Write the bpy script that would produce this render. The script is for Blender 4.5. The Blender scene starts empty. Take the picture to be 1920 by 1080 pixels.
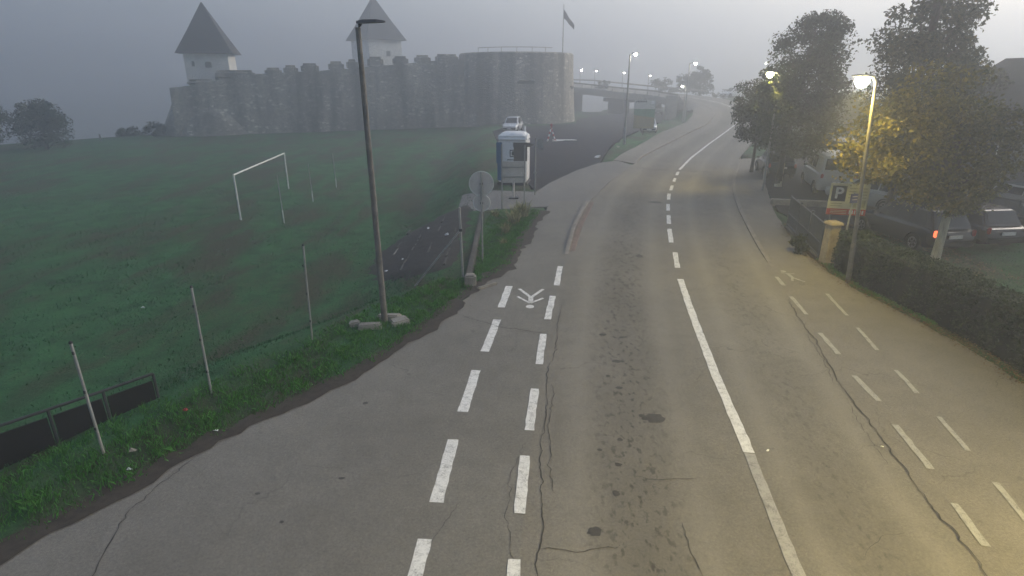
import bpy, bmesh, math, random
import numpy as np
from mathutils import Vector, Matrix
from mathutils.geometry import delaunay_2d_cdt
R = math.radians
rng = np.random.default_rng(7)
random.seed(7)
scene = bpy.context.scene
col = scene.collection

# ------------------------------------------------------------------ camera
cam = bpy.data.cameras.new('camera')
camo = bpy.data.objects.new('camera', cam)
col.objects.link(camo)
camo.location = (0, 0, 6.0)
camo.rotation_euler = (R(90 - 20.1), 0, 0)
cam.sensor_width = 36
cam.lens = 36 * 1080 / 1920
cam.clip_end = 3000
scene.camera = camo

# ------------------------------------------------------------------ world, sun, exposure
SUN_EL, SUN_AZ = 20.0, 60.0            # degrees; azimuth measured from +Y towards +X
world = bpy.data.worlds.new('World')
scene.world = world
world.use_nodes = True
wn = world.node_tree
bg = wn.nodes['Background']
sky = wn.nodes.new('ShaderNodeTexSky')
sky.sky_type = 'NISHITA'
sky.sun_disc = False
sky.sun_elevation = R(SUN_EL)
sky.sun_rotation = R(SUN_AZ)
sky.air_density = 1.0
sky.dust_density = 3.0
sky.ozone_density = 1.0
wn.links.new(sky.outputs[0], bg.inputs[0])
bg.inputs[1].default_value = 0.08
sl = bpy.data.lights.new('sun', 'SUN')
sl.energy = 1.5
sl.angle = R(60)
sl.color = (1.0, 0.95, 0.88)
slo = bpy.data.objects.new('sun', sl)
col.objects.link(slo)
sd = Vector((math.sin(R(SUN_AZ)) * math.cos(R(SUN_EL)), math.cos(R(SUN_AZ)) * math.cos(R(SUN_EL)), math.sin(R(SUN_EL))))
slo.rotation_euler = sd.to_track_quat('Z', 'Y').to_euler()
scene.view_settings.view_transform = 'Standard'
scene.view_settings.look = 'None'
scene.view_settings.exposure = 1.47
scene.view_settings.gamma = 1.0
scene.render.engine = 'CYCLES'
cy = scene.cycles
cy.use_denoising = True
cy.max_bounces = 4
cy.diffuse_bounces = 2
cy.glossy_bounces = 2
cy.transmission_bounces = 4
cy.transparent_max_bounces = 8
cy.volume_bounces = 1
cy.sample_clamp_indirect = 4.0
cy.use_adaptive_sampling = True
cy.adaptive_threshold = .03
cy.adaptive_min_samples = 16
cy.use_fast_gi = False

# ------------------------------------------------------------------ terrain height
def sst(a, b, x):
    t = np.clip((np.asarray(x, float) - a) / (b - a), 0, 1)
    return t * t * (3 - 2 * t)
ZR = ([-400, 15, 45, 62, 75, 88, 97, 112, 130, 170, 260], [0, 0, .36, 1.0, 1.6, 2.2, 2.65, 3.4, 4.5, 5.2, 5.2])
ED_Y = [-60, 0, 5, 8.2, 10.2, 12.7, 15.2, 17.2, 30, 60, 75]
ED_X = [-40, -11.5, -8.6, -7.2, -6.3, -5.1, -3.0, -1.7, -1.6, -2.2, -2.2]
CX = [3.7, 4.0, 4.4, 5.3, 6.4, 7.5, 10.0, 11.1, 14.2, 18, 22, 25.2, 28.2, 30.8, 31.5, 29.6, 24.5, 14.6, -4, -60]
CY = [-400, 7, 11, 17, 22.7, 27.5, 35.4, 38.4, 46, 54, 61, 67, 75, 85, 93, 102, 111, 128, 165, 280]
def zroad(y):
    return np.interp(y, *ZR)
def dist_road(x, y):
    x = np.asarray(x, float); y = np.asarray(y, float)
    best = np.full(np.broadcast(x, y).shape, 1e9); zz = np.zeros_like(best)
    for i in range(len(CX) - 1):
        ax, ay, bx, by = CX[i], CY[i], CX[i + 1], CY[i + 1]
        dx, dy = bx - ax, by - ay
        t = np.clip(((x - ax) * dx + (y - ay) * dy) / (dx * dx + dy * dy), 0, 1)
        px, py = ax + t * dx, ay + t * dy
        d = np.hypot(x - px, y - py)
        m = d < best
        zz = np.where(m, zroad(py), zz); best = np.where(m, d, best)
    return best, zz
def g(x, y):
    x = np.asarray(x, float); y = np.asarray(y, float)
    yard = np.interp(y, [-400, 15, 45, 60, 100, 130, 400], [0, 0, .36, .35, -.2, -.5, -.5])
    s = np.interp(y, ED_Y, ED_X) - x
    fd = np.interp(y, [-400, 8, 17, 40, 70, 90], [1.15, 1.15, 1.15, 1.2, .7, .5])
    base = yard - (sst(0, 4.5, s) * (yard + fd) + np.clip(s - 6, 0, 60) * .012)
    riv = (x + 47) * -.6 + (y - 78) * .8
    base = base - 3.2 * sst(0, 10, riv)
    d, zr = dist_road(x, y)
    along = (x - 28.5) * -.5 + (y - 97.5) * .866
    rs = x > np.interp(y, CY, CX)
    on = np.where(rs, 1 - sst(12, 26, d), 1 - sst(4.9, 6.9, d)) * sst(46, 60, y) * (1 - sst(0, .5, along))
    return base * (1 - on) + zr * on
def gz(x, y):
    return float(g(x, y))

# ------------------------------------------------------------------ tags and mesh helpers
def tag(o, label=None, cat=None, group=None, kind=None):
    if label: o['label'] = label
    if cat: o['category'] = cat
    if group: o['group'] = group
    if kind: o['kind'] = kind
    return o
def empty(name, loc, rz=0, label=None, cat=None, group=None):
    o = bpy.data.objects.new(name, None)
    col.objects.link(o)
    o.location = loc
    o.rotation_euler = (0, 0, rz)
    o.empty_display_size = .2
    return tag(o, label, cat, group)
class MB:
    def __init__(s):
        s.v = []; s.f = []
    def add(s, vs, fs):
        n = len(s.v); s.v += [tuple(map(float, p)) for p in vs]; s.f += [tuple(i + n for i in f) for f in fs]
        return s
    def box(s, c, d, rz=0, ry=0, rx=0, taper=1.0):
        M = Matrix.Translation(c) @ Matrix.Rotation(rz, 4, 'Z') @ Matrix.Rotation(ry, 4, 'Y') @ Matrix.Rotation(rx, 4, 'X')
        vs = []
        for z in (-1, 1):
            k = taper if z > 0 else 1
            for x, y in ((-1, -1), (1, -1), (1, 1), (-1, 1)):
                vs.append(M @ Vector((x * d[0] / 2 * k, y * d[1] / 2 * k, z * d[2] / 2)))
        return s.add(vs, [(3, 2, 1, 0), (4, 5, 6, 7), (0, 1, 5, 4), (1, 2, 6, 5), (2, 3, 7, 6), (3, 0, 4, 7)])
    def tube(s, pts, rad, n=8, cap=True):
        pts = [Vector(p) for p in pts]
        if not hasattr(rad, '__len__'): rad = [rad] * len(pts)
        vs, fs = [], []
        for i, p in enumerate(pts):
            t = (pts[min(i + 1, len(pts) - 1)] - pts[max(i - 1, 0)]).normalized()
            a = Vector((0, 0, 1)) if abs(t.z) < .9 else Vector((1, 0, 0))
            u = t.cross(a).normalized(); w = t.cross(u).normalized()
            for k in range(n):
                an = 2 * math.pi * k / n
                vs.append(p + (u * math.cos(an) + w * math.sin(an)) * rad[i])
        for i in range(len(pts) - 1):
            for k in range(n):
                a = i * n + k; b = i * n + (k + 1) % n
                fs.append((a, b, b + n, a + n))
        if cap:
            fs.append(tuple(range(n))[::-1]); fs.append(tuple(range((len(pts) - 1) * n, len(pts) * n)))
        return s.add(vs, fs)
    def lathe(s, prof, n=32, c=(0, 0, 0)):
        vs, fs = [], []
        for r, z in prof:
            for k in range(n):
                an = 2 * math.pi * k / n
                vs.append((c[0] + r * math.cos(an), c[1] + r * math.sin(an), c[2] + z))
        for i in range(len(prof) - 1):
            for k in range(n):
                a = i * n + k; b = i * n + (k + 1) % n
                fs.append((a, b, b + n, a + n))
        fs.append(tuple(range((len(prof) - 1) * n, len(prof) * n)))
        fs.append(tuple(range(n))[::-1])
        return s.add(vs, fs)
    def prism(s, poly, y0, y1):              # polygon in XZ extruded along Y
        n = len(poly)
        vs = [(x, y0, z) for x, z in poly] + [(x, y1, z) for x, z in poly]
        fs = [tuple(range(n)), tuple(range(n, 2 * n))[::-1]] + [(i, i + n, (i + 1) % n + n, (i + 1) % n) for i in range(n)]
        return s.add(vs, fs)
    def slab(s, poly, z0, z1):               # polygon in XY extruded along Z
        n = len(poly)
        vs = [(x, y, z0) for x, y in poly] + [(x, y, z1) for x, y in poly]
        fs = [tuple(range(n))[::-1], tuple(range(n, 2 * n))] + [(i, (i + 1) % n, (i + 1) % n + n, i + n) for i in range(n)]
        return s.add(vs, fs)
    def build(s, name, mat, parent=None, smooth=False, bevel=0, seg=2, loc=None):
        me = bpy.data.meshes.new(name)
        me.from_pydata(s.v, [], s.f)
        bm = bmesh.new(); bm.from_mesh(me)
        bmesh.ops.recalc_face_normals(bm, faces=bm.faces)
        if bevel:
            es = [e for e in bm.edges if len(e.link_faces) == 2 and e.calc_face_angle(0) > .35]
            bmesh.ops.bevel(bm, geom=es, offset=bevel, segments=seg, affect='EDGES', clamp_overlap=True)
        if smooth:
            for f in bm.faces: f.smooth = True
            for e in bm.edges:
                if len(e.link_faces) == 2 and e.calc_face_angle(0) > .7: e.smooth = False
        bm.to_mesh(me); bm.free()
        me.materials.append(mat)
        o = bpy.data.objects.new(name, me)
        col.objects.link(o)
        if parent: o.parent = parent
        if loc: o.location = loc
        return o
def npmesh(name, V, Fc, mat, parent=None, attrs=None, smooth=False):
    me = bpy.data.meshes.new(name)
    V = np.asarray(V, np.float32); Fc = np.asarray(Fc, np.int32)
    k = Fc.shape[1]
    me.vertices.add(len(V)); me.vertices.foreach_set('co', V.ravel())
    me.loops.add(Fc.size); me.loops.foreach_set('vertex_index', Fc.ravel())
    me.polygons.add(len(Fc))
    me.polygons.foreach_set('loop_start', np.arange(0, Fc.size, k, dtype=np.int32))
    me.polygons.foreach_set('loop_total', np.full(len(Fc), k, np.int32))
    if smooth: me.polygons.foreach_set('use_smooth', np.ones(len(Fc), bool))
    me.update(calc_edges=True)
    for n, (dom, data) in (attrs or {}).items():
        data = np.asarray(data, np.float32)
        if data.ndim == 1:
            a = me.attributes.new(n, 'FLOAT', dom); a.data.foreach_set('value', data)
        else:
            a = me.attributes.new(n, 'FLOAT_VECTOR', dom); a.data.foreach_set('vector', data.ravel())
    me.materials.append(mat)
    o = bpy.data.objects.new(name, me)
    col.objects.link(o)
    if parent: o.parent = parent
    return o
def copy_tree(o, parent=None):
    c = o.copy(); col.objects.link(c); c.parent = parent
    for ch in list(o.children): copy_tree(ch, c)
    return c

# ------------------------------------------------------------------ materials
MATS = {}
def newmat(name):
    m = bpy.data.materials.new(name); m.use_nodes = True
    MATS[name] = m
    return m, m.node_tree.nodes, m.node_tree.links, m.node_tree.nodes['Principled BSDF']
def ramp(N, L, fac, stops):
    r = N.new('ShaderNodeValToRGB')
    e = r.color_ramp.elements
    while len(e) < len(stops): e.new(.5)
    for i, (p, c) in enumerate(stops):
        e[i].position = p; e[i].color = (*c, 1) if len(c) == 3 else c
    L.new(fac, r.inputs[0])
    return r.outputs[0]
def noise(N, L, vec, scale, detail=6, rough=.6, dist=0):
    n = N.new('ShaderNodeTexNoise')
    n.inputs['Scale'].default_value = scale; n.inputs['Detail'].default_value = detail
    n.inputs['Roughness'].default_value = rough; n.inputs['Distortion'].default_value = dist
    if vec is not None: L.new(vec, n.inputs['Vector'])
    return n.outputs[0]
def scaled(N, L, vec, s):
    m = N.new('ShaderNodeMapping'); m.inputs['Scale'].default_value = s
    L.new(vec, m.inputs['Vector'])
    return m.outputs[0]
def mix(N, L, fac, a, b, mode='MIX'):
    m = N.new('ShaderNodeMix'); m.data_type = 'RGBA'; m.blend_type = mode
    for s, val in ((m.inputs[0], fac), (m.inputs[6], a), (m.inputs[7], b)):
        if isinstance(val, (int, float)): s.default_value = val
        elif isinstance(val, tuple): s.default_value = (*val, 1)
        else: L.new(val, s)
    return m.outputs[2]
def math_(N, L, op, a, b=None):
    m = N.new('ShaderNodeMath'); m.operation = op
    for i, val in enumerate((a, b)):
        if val is None: continue
        if isinstance(val, (int, float)): m.inputs[i].default_value = val
        else: L.new(val, m.inputs[i])
    return m.outputs[0]
def bump(N, L, h, bsdf, strength=.4, dist=.05):
    b = N.new('ShaderNodeBump'); b.inputs['Strength'].default_value = strength; b.inputs['Distance'].default_value = dist
    L.new(h, b.inputs['Height']); L.new(b.outputs[0], bsdf.inputs['Normal'])
def plain(name, c, rough=.7, metal=0, var=.25, scale=6, dirt=None):
    """a colour with uneven wear"""
    m, N, L, B = newmat(name)
    tc = N.new('ShaderNodeTexCoord').outputs['Object']
    n = noise(N, L, tc, scale, 5, .65)
    lo = tuple(x * (1 - var) for x in c) if dirt is None else dirt
    hi = tuple(min(1, x * (1 + var * .6)) for x in c)
    L.new(ramp(N, L, n, [(.3, lo), (.55, c), (.8, hi)]), B.inputs['Base Color'])
    B.inputs['Roughness'].default_value = rough
    B.inputs['Metallic'].default_value = metal
    return m
def emit(name, c, strength):
    m, N, L, B = newmat(name)
    B.inputs['Base Color'].default_value = (*c, 1)
    B.inputs['Emission Color'].default_value = (*c, 1)
    B.inputs['Emission Strength'].default_value = strength
    return m
def world_pos(N):
    return N.new('ShaderNodeNewGeometry').outputs['Position']

def m_grass():
    m, N, L, B = newmat('grass_ground')
    p = world_pos(N)
    big = noise(N, L, p, .12, 4, .6)
    mid = noise(N, L, p, .9, 6, .65)
    fine = noise(N, L, p, 14, 6, .75)
    c1 = ramp(N, L, mid, [(.3, (.02, .05, .022)), (.5, (.038, .118, .046)), (.72, (.058, .17, .066))])
    soil = ramp(N, L, fine, [(.3, (.032, .03, .02)), (.7, (.085, .078, .052))])
    strk = noise(N, L, scaled(N, L, p, (.55, .16, 1)), 1.0, 5, .62, .5)
    msk = ramp(N, L, mix(N, L, .5, mix(N, L, .4, big, mid), strk), [(.465, (0, 0, 0)), (.56, (.88, .88, .88))])
    c2 = mix(N, L, msk, c1, soil)
    c3 = mix(N, L, .55, c2, ramp(N, L, fine, [(.25, (.35, .35, .35)), (.75, (1.5, 1.5, 1.4))]), 'MULTIPLY')
    L.new(c3, B.inputs['Base Color'])
    B.inputs['Roughness'].default_value = .95
    B.inputs['Specular IOR Level'].default_value = .15
    bump(N, L, fine, B, .9, .06)
    return m
def m_asphalt(name, c, band=False, warm=0.0):
    m, N, L, B = newmat(name)
    p = world_pos(N)
    big = noise(N, L, p, .25, 4, .55)
    mid = noise(N, L, p, 1.6, 6, .65, .3)
    fine = noise(N, L, p, 60, 3, .8)
    grit = noise(N, L, p, 160, 2, .8)
    base = mix(N, L, ramp(N, L, big, [(.3, (0, 0, 0)), (.7, (1, 1, 1))]), tuple(x * .86 for x in c), tuple(x * 1.12 for x in c))
    base = mix(N, L, .5, base, ramp(N, L, mid, [(.25, (.72, .71, .7)), (.55, (1, 1, 1)), (.8, (1.18, 1.16, 1.12))]), 'MULTIPLY')
    base = mix(N, L, .55, base, ramp(N, L, fine, [(.25, (.55, .55, .55)), (.5, (1, 1, 1)), (.75, (1.35, 1.33, 1.3))]), 'MULTIPLY')
    base = mix(N, L, .35, base, ramp(N, L, grit, [(.3, (.5, .5, .5)), (.65, (1.2, 1.2, 1.2)), (.78, (2, 2, 1.9))]), 'MULTIPLY')
    chip = noise(N, L, p, 24, 4, .75)
    base = mix(N, L, .6, base, ramp(N, L, chip, [(.3, (.62, .62, .62)), (.5, (1, 1, 1)), (.72, (1.4, 1.38, 1.33))]), 'MULTIPLY')
    if band:                                     # oil drips and worn tracks along the lanes
        at = N.new('ShaderNodeAttribute'); at.attribute_name = 'lane'
        sp = N.new('ShaderNodeSeparateXYZ'); L.new(at.outputs['Vector'], sp.inputs[0])
        u = sp.outputs[0]
        for cen, wid, amt in ((.285, .17, 1.0), (.80, .12, .5)):
            d = math_(N, L, 'DIVIDE', math_(N, L, 'ABSOLUTE', math_(N, L, 'SUBTRACT', u, cen)), wid)
            k = math_(N, L, 'MAXIMUM', math_(N, L, 'SUBTRACT', 1.0, d), 0.0)
            v = scaled(N, L, p, (1, .55, 1))
            drip = ramp(N, L, noise(N, L, v, 9.0, 4, .6, .1), [(.54, (0, 0, 0)), (.64, (1, 1, 1))])
            soft = ramp(N, L, noise(N, L, scaled(N, L, p, (1, .25, 1)), 1.1, 4, .6), [(.3, (.25, .25, .25)), (.7, (1, 1, 1))])
            f1 = math_(N, L, 'MULTIPLY', math_(N, L, 'MULTIPLY', k, drip), .8 * amt)
            f2 = math_(N, L, 'MULTIPLY', math_(N, L, 'MULTIPLY', k, soft), .55 * amt)
            base = mix(N, L, f2, base, tuple(x * .45 for x in c))
            base = mix(N, L, f1, base, (.035, .032, .028))
        for cen, wid in ((.14, .07), (.43, .06), (.68, .05), (.93, .05)):
            d = math_(N, L, 'DIVIDE', math_(N, L, 'ABSOLUTE', math_(N, L, 'SUBTRACT', u, cen)), wid)
            k = math_(N, L, 'MULTIPLY', math_(N, L, 'MAXIMUM', math_(N, L, 'SUBTRACT', 1.0, d), 0.0), .28)
            base = mix(N, L, k, base, tuple(x * 1.5 for x in c))
    # scattered dark spots and old patches
    spots = ramp(N, L, noise(N, L, p, 2.3, 3, .5, .2), [(.70, (0, 0, 0)), (.74, (1, 1, 1))])
    base = mix(N, L, math_(N, L, 'MULTIPLY', spots, .35), base, tuple(x * .4 for x in c))
    # fine cracking
    vo = N.new('ShaderNodeTexVoronoi'); vo.feature = 'DISTANCE_TO_EDGE'; vo.inputs['Scale'].default_value = .45
    wv = N.new('ShaderNodeVectorMath'); wv.operation = 'ADD'
    nz = N.new('ShaderNodeTexNoise'); nz.inputs['Scale'].default_value = 1.3; nz.inputs['Detail'].default_value = 6
    L.new(p, nz.inputs['Vector']); L.new(p, wv.inputs[0]); L.new(nz.outputs['Color'], wv.inputs[1]); L.new(wv.outputs[0], vo.inputs['Vector'])
    ck = ramp(N, L, vo.outputs['Distance'], [(.0, (1, 1, 1)), (.006, (0, 0, 0))])
    ck = mix(N, L, 1.0, ck, ramp(N, L, noise(N, L, p, .5, 2, .5), [(.5, (0, 0, 0)), (.62, (1, 1, 1))]), 'MULTIPLY')
    base = mix(N, L, math_(N, L, 'MULTIPLY', ck, .6), base, tuple(x * .3 for x in c))
    L.new(base, B.inputs['Base Color'])
    B.inputs['Roughness'].default_value = .8
    B.inputs['Specular IOR Level'].default_value = .35
    bump(N, L, mix(N, L, .5, fine, grit), B, .35, .012)
    return m
def m_paint(name, c=(.72, .71, .68)):
    """worn road paint that chips away and lets the asphalt show"""
    m, N, L, B = newmat(name)
    p = world_pos(N)
    n1 = noise(N, L, p, 7, 6, .7, .3); n2 = noise(N, L, p, 45, 3, .8)
    w = mix(N, L, .5, n1, n2)
    colr = ramp(N, L, w, [(.36, (.12, .115, .105)), (.43, tuple(x * .7 for x in c)), (.52, c), (.75, tuple(min(1, x * 1.15) for x in c))])
    L.new(colr, B.inputs['Base Color'])
    B.inputs['Roughness'].default_value = .7
    return m
def m_stone():
    m, N, L, B = newmat('fort_stone')
    p = world_pos(N)
    big = noise(N, L, p, .16, 5, .6)
    streak = noise(N, L, scaled(N, L, p, (.42, .42, .02)), 1.0, 3, .6, .3)
    st = N.new('ShaderNodeTexVoronoi'); st.inputs['Scale'].default_value = 2.6
    L.new(scaled(N, L, p, (1, 1, 1.9)), st.inputs['Vector'])
    ed = N.new('ShaderNodeTexVoronoi'); ed.feature = 'DISTANCE_TO_EDGE'; ed.inputs['Scale'].default_value = 2.6
    L.new(scaled(N, L, p, (1, 1, 1.9)), ed.inputs['Vector'])
    sep = N.new('ShaderNodeSeparateColor'); L.new(st.outputs['Color'], sep.inputs[0])
    stone = ramp(N, L, sep.outputs[0], [(0, (.19, .182, .165)), (.5, (.24, .228, .205)), (.9, (.29, .275, .245)), (1, (.5, .475, .43))])
    c = mix(N, L, ramp(N, L, ed.outputs['Distance'], [(0, (.7, .7, .7)), (.05, (0, 0, 0))]), stone, (.1, .097, .09))
    c = mix(N, L, .85, c, ramp(N, L, streak, [(.36, (.3, .3, .31)), (.5, (.95, .95, .95)), (.62, (1.6, 1.56, 1.48))]), 'MULTIPLY')
    c = mix(N, L, .6, c, ramp(N, L, big, [(.3, (.6, .62, .6)), (.7, (1.2, 1.17, 1.08))]), 'MULTIPLY')
    L.new(c, B.inputs['Base Color'])
    B.inputs['Roughness'].default_value = .92
    bump(N, L, ed.outputs['Distance'], B, .7, .12)
    return m
def m_leaf(name, stops, trans=.35):
    m, N, L, B = newmat(name)
    a = N.new('ShaderNodeAttribute'); a.attribute_name = 'tint'
    c = ramp(N, L, a.outputs['Fac'], stops)
    L.new(c, B.inputs['Base Color'])
    B.inputs['Roughness'].default_value = .6
    B.inputs['Specular IOR Level'].default_value = .25
    tr = N.new('ShaderNodeBsdfTranslucent'); L.new(c, tr.inputs[0])
    ms = N.new('ShaderNodeMixShader'); ms.inputs[0].default_value = trans
    L.new(B.outputs[0], ms.inputs[1]); L.new(tr.outputs[0], ms.inputs[2])
    L.new(ms.outputs[0], N['Material Output'].inputs[0])
    return m
def m_bark(name, c):
    m, N, L, B = newmat(name)
    tc = N.new('ShaderNodeTexCoord').outputs['Object']
    n = noise(N, L, scaled(N, L, tc, (6, 6, 1.2)), 2.0, 6, .7)
    L.new(ramp(N, L, n, [(.3, tuple(x * .45 for x in c)), (.6, c), (.8, tuple(x * 1.3 for x in c))]), B.inputs['Base Color'])
    B.inputs['Roughness'].default_value = .95
    bump(N, L, n, B, .6, .03)
    return m
def m_glass(name='car_glass'):
    m, N, L, B = newmat(name)
    B.inputs['Base Color'].default_value = (.012, .014, .016, 1)
    B.inputs['Roughness'].default_value = .06
    B.inputs['Specular IOR Level'].default_value = .6
    return m
def m_carpaint(name, c, rough=.25):
    m, N, L, B = newmat(name)
    tc = N.new('ShaderNodeTexCoord').outputs['Object']
    n = noise(N, L, tc, 3, 5, .6)
    L.new(ramp(N, L, n, [(.3, tuple(x * .85 for x in c)), (.7, c)]), B.inputs['Base Color'])
    B.inputs['Roughness'].default_value = rough
    B.inputs['Coat Weight'].default_value = .4
    return m

GRASS = m_grass()
ROADM = m_asphalt('road_asphalt', (.19, .176, .15), band=True)
FOOTM = m_asphalt('footway_asphalt', (.18, .17, .15))
PAVEM = m_asphalt('pavement_asphalt', (.19, .175, .15))
LOTM = m_asphalt('lot_asphalt', (.03, .03, .038))
LOTM.node_tree.nodes['Principled BSDF'].inputs['Specular IOR Level'].default_value = .05
SIDEM = m_asphalt('side_road_asphalt', (.165, .16, .152))
PAINT = m_paint('road_paint')
PAINTO = m_paint('old_road_paint', (.34, .33, .29))
STONE = m_stone()
PLASTER = plain('white_plaster', (.62, .61, .58), .9, 0, .22, .7)
SHINGLE = plain('dark_shingles', (.024, .023, .025), .9, 0, .3, 3)
CONC = plain('old_concrete', (.27, .255, .225), .9, 0, .4, 2.5)
CONCD = plain('dark_concrete', (.075, .07, .062), .92, 0, .4, 2.5)
KERBM = plain('kerb_concrete', (.22, .2, .175), .9, 0, .35, 3)
KERBR = plain('worn_red_kerb', (.2, .145, .12), .9, 0, .4, 3)
GALV = plain('galvanised_steel', (.29, .295, .285), .6, .1, .25, 4)
SIGNBACK = plain('sign_back_grey', (.5, .48, .455), .6, .0, .12, 5)
DARKM = plain('dark_painted_metal', (.045, .046, .05), .6, .2, .3, 5)
POLEC = plain('weathered_pole', (.17, .16, .145), .9, 0, .45, 4)
SOIL = plain('dark_soil', (.03, .027, .024), .97, 0, .5, 5)
WHITEP = plain('white_plastic', (.72, .73, .74), .45, 0, .08, 3)
WHITEM = plain('white_painted_metal', (.6, .62, .58), .6, 0, .25, 7)
BLUEP = plain('blue_plastic', (.035, .12, .24), .5, 0, .15, 4)
BLACK = plain('black_rubber', (.012, .012, .012), .85, 0, .3, 8)
RIM = plain('alloy_rim', (.4, .41, .42), .35, .7, .2, 8)
GLASS = m_glass()
LENSR = plain('red_lens', (.32, .02, .01), .25, 0, .1, 8)
LENSW = plain('clear_lens', (.55, .56, .57), .15, 0, .1, 8)
PLATE = plain('number_plate', (.6, .6, .58), .5, 0, .1, 8)
BARK = m_bark('bark_grey', (.09, .078, .062))
LIME = m_bark('limewashed_bark', (.42, .41, .34))

# ------------------------------------------------------------------ outlines of paved ground (metres)
def resample(pts, step):
    out = []
    for i in range(len(pts) - 1):
        a, b = np.array(pts[i], float), np.array(pts[i + 1], float)
        n = max(1, int(np.hypot(*(b - a)[:2]) / step))
        for k in range(n): out.append(a + (b - a) * k / n)
    out.append(np.array(pts[-1], float))
    return out
def smooth_line(pts, step=.5, it=6):
    q = resample(pts, step)
    for _ in range(it):
        q = [q[0]] + [(q[i - 1] + 2 * q[i] + q[i + 1]) / 4 for i in range(1, len(q) - 1)] + [q[-1]]
    return q
road_left = [(-.6, -30), (-.15, 0), (.05, 5.7), (.22, 7.4), (.45, 9.6), (.75, 12.2), (1.14, 14.8), (1.55, 17.4), (2.05, 19.9), (2.72, 23.6), (3.95, 28.8), (5.6, 33.5), (8.2, 39.9), (9.6, 43.8), (12.8, 50.6), (17.3, 58.4), (21.2, 65.2), (24.3, 72.4), (26.9, 80.5), (27.8, 88), (27.2, 95.5), (25.2, 102), (21.0, 109), (11.0, 126), (-8.0, 163), (-64, 278)]
road_right = [(5.3, -30), (5.6, 0), (5.95, 5.7), (6.35, 7.7), (6.8, 9.9), (7.25, 12.3), (7.85, 15.1), (8.45, 17.4), (9.05, 20.4), (10.6, 26.6), (12.2, 32.0), (14.0, 36.6), (17.2, 44.2), (20.6, 51.2), (24.8, 59.2), (28.0, 66.5), (31.4, 75), (34.4, 85), (35.2, 94), (33.4, 104), (28.0, 114), (18.4, 130.5), (0, 167), (-56, 283)]
foot_left = [(-14, -9), (-9, 2.2), (-6.95, 5.7), (-6.2, 6.9), (-5.0, 8.85), (-3.6, 10.6), (-2.75, 12.0), (-2.1, 13.3), (-1.1, 16.1), (-.55, 17.4), (0, 18.5), (.5, 21), (1.1, 24.4), (1.75, 27.4), (1.95, 28.4)]
pave_right = [(10.2, -20), (10.5, 0), (10.62, 7), (10.7, 10.6), (10.75, 12.6), (10.6, 14.3), (10.3, 16.4), (10.35, 18.6), (11.0, 22), (12.2, 26.4), (14.0, 31.5), (15.9, 37), (18.6, 43.6)]
def in_poly(x, y, poly):
    x = np.asarray(x); y = np.asarray(y); ins = np.zeros(x.shape, bool)
    n = len(poly)
    for i in range(n):
        x0, y0 = poly[i][:2]; x1, y1 = poly[(i + 1) % n][:2]
        if y0 == y1: continue
        c = ((y0 > y) != (y1 > y)) & (x < (x1 - x0) * (y - y0) / (y1 - y0) + x0)
        ins ^= c
    return ins
RL = smooth_line(road_left, .5, 10); RR = smooth_line(road_right, .5, 10)
FL = smooth_line(foot_left, .25, 3)
FL = [p + np.array([(rng.normal() * .035), rng.normal() * .03]) for p in FL]
PR = smooth_line(pave_right, .4, 3)
PR = [p + np.array([(rng.normal() * .03), 0]) for p in PR]
def sub(line, y0, y1):
    return [p for p in line if y0 <= p[1] <= y1]
poly_road = RL[:] + RR[::-1]
poly_foot = FL + sub(RL, -9, 28.9)[::-1]
poly_pave = sub(RR, -20, 43.7) + PR[::-1]
poly_side = [(1.75, 27.4), (-1.6, 26.6), (-2.6, 27.0), (-2.7, 31.2), (-1.2, 31.4), (1.3, 31.0), (2.2, 33.6), (4.2, 38.0), (6.2, 41.3), (7.6, 42.4), (8.3, 40.2), (5.6, 33.6), (3.75, 28.2)]
poly_lot = [(1.3, 31.0), (.6, 36), (-.6, 44), (-1.4, 56), (-2.2, 68), (-1.0, 74), (4, 77), (8.8, 82), (10, 92), (15, 104), (22, 113), (29, 116), (30.5, 110), (26.5, 101), (23.6, 93), (20.8, 84), (16.8, 74), (11.5, 60.5), (8.8, 52), (7.4, 46.5), (6.2, 41.3), (4.2, 38.0), (2.2, 33.6)]
walk_out = [(7.4, 42.5), (9.3, 47.2), (12.4, 54), (15.6, 60.8), (18.9, 66.8), (21.8, 73.2), (24.4, 80.8), (25.6, 88), (25.4, 94)]
WO = smooth_line(walk_out, .6, 3)
poly_walk = sub(RL, 40.8, 94) + WO[::-1]
bank_poly0 = [(-2.0, 17.6), (-3.4, 18.2), (-5.2, 19.6), (-5.9, 21.5), (-5.9, 24.5), (-5.1, 26.3), (-3.6, 27.6), (-1.75, 28.8), (-1.55, 24), (-1.6, 20)]
bank_poly = [p + rng.normal(0, .1, 2) for p in resample(bank_poly0 + bank_poly0[:1], .3)[:-1]]
poly_pit = [(12.6, 23.2), (15.5, 23.2), (27, 27), (30, 40), (22, 46), (18.8, 43.6), (15.9, 37), (14.0, 31.5), (12.4, 26.4)]

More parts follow.
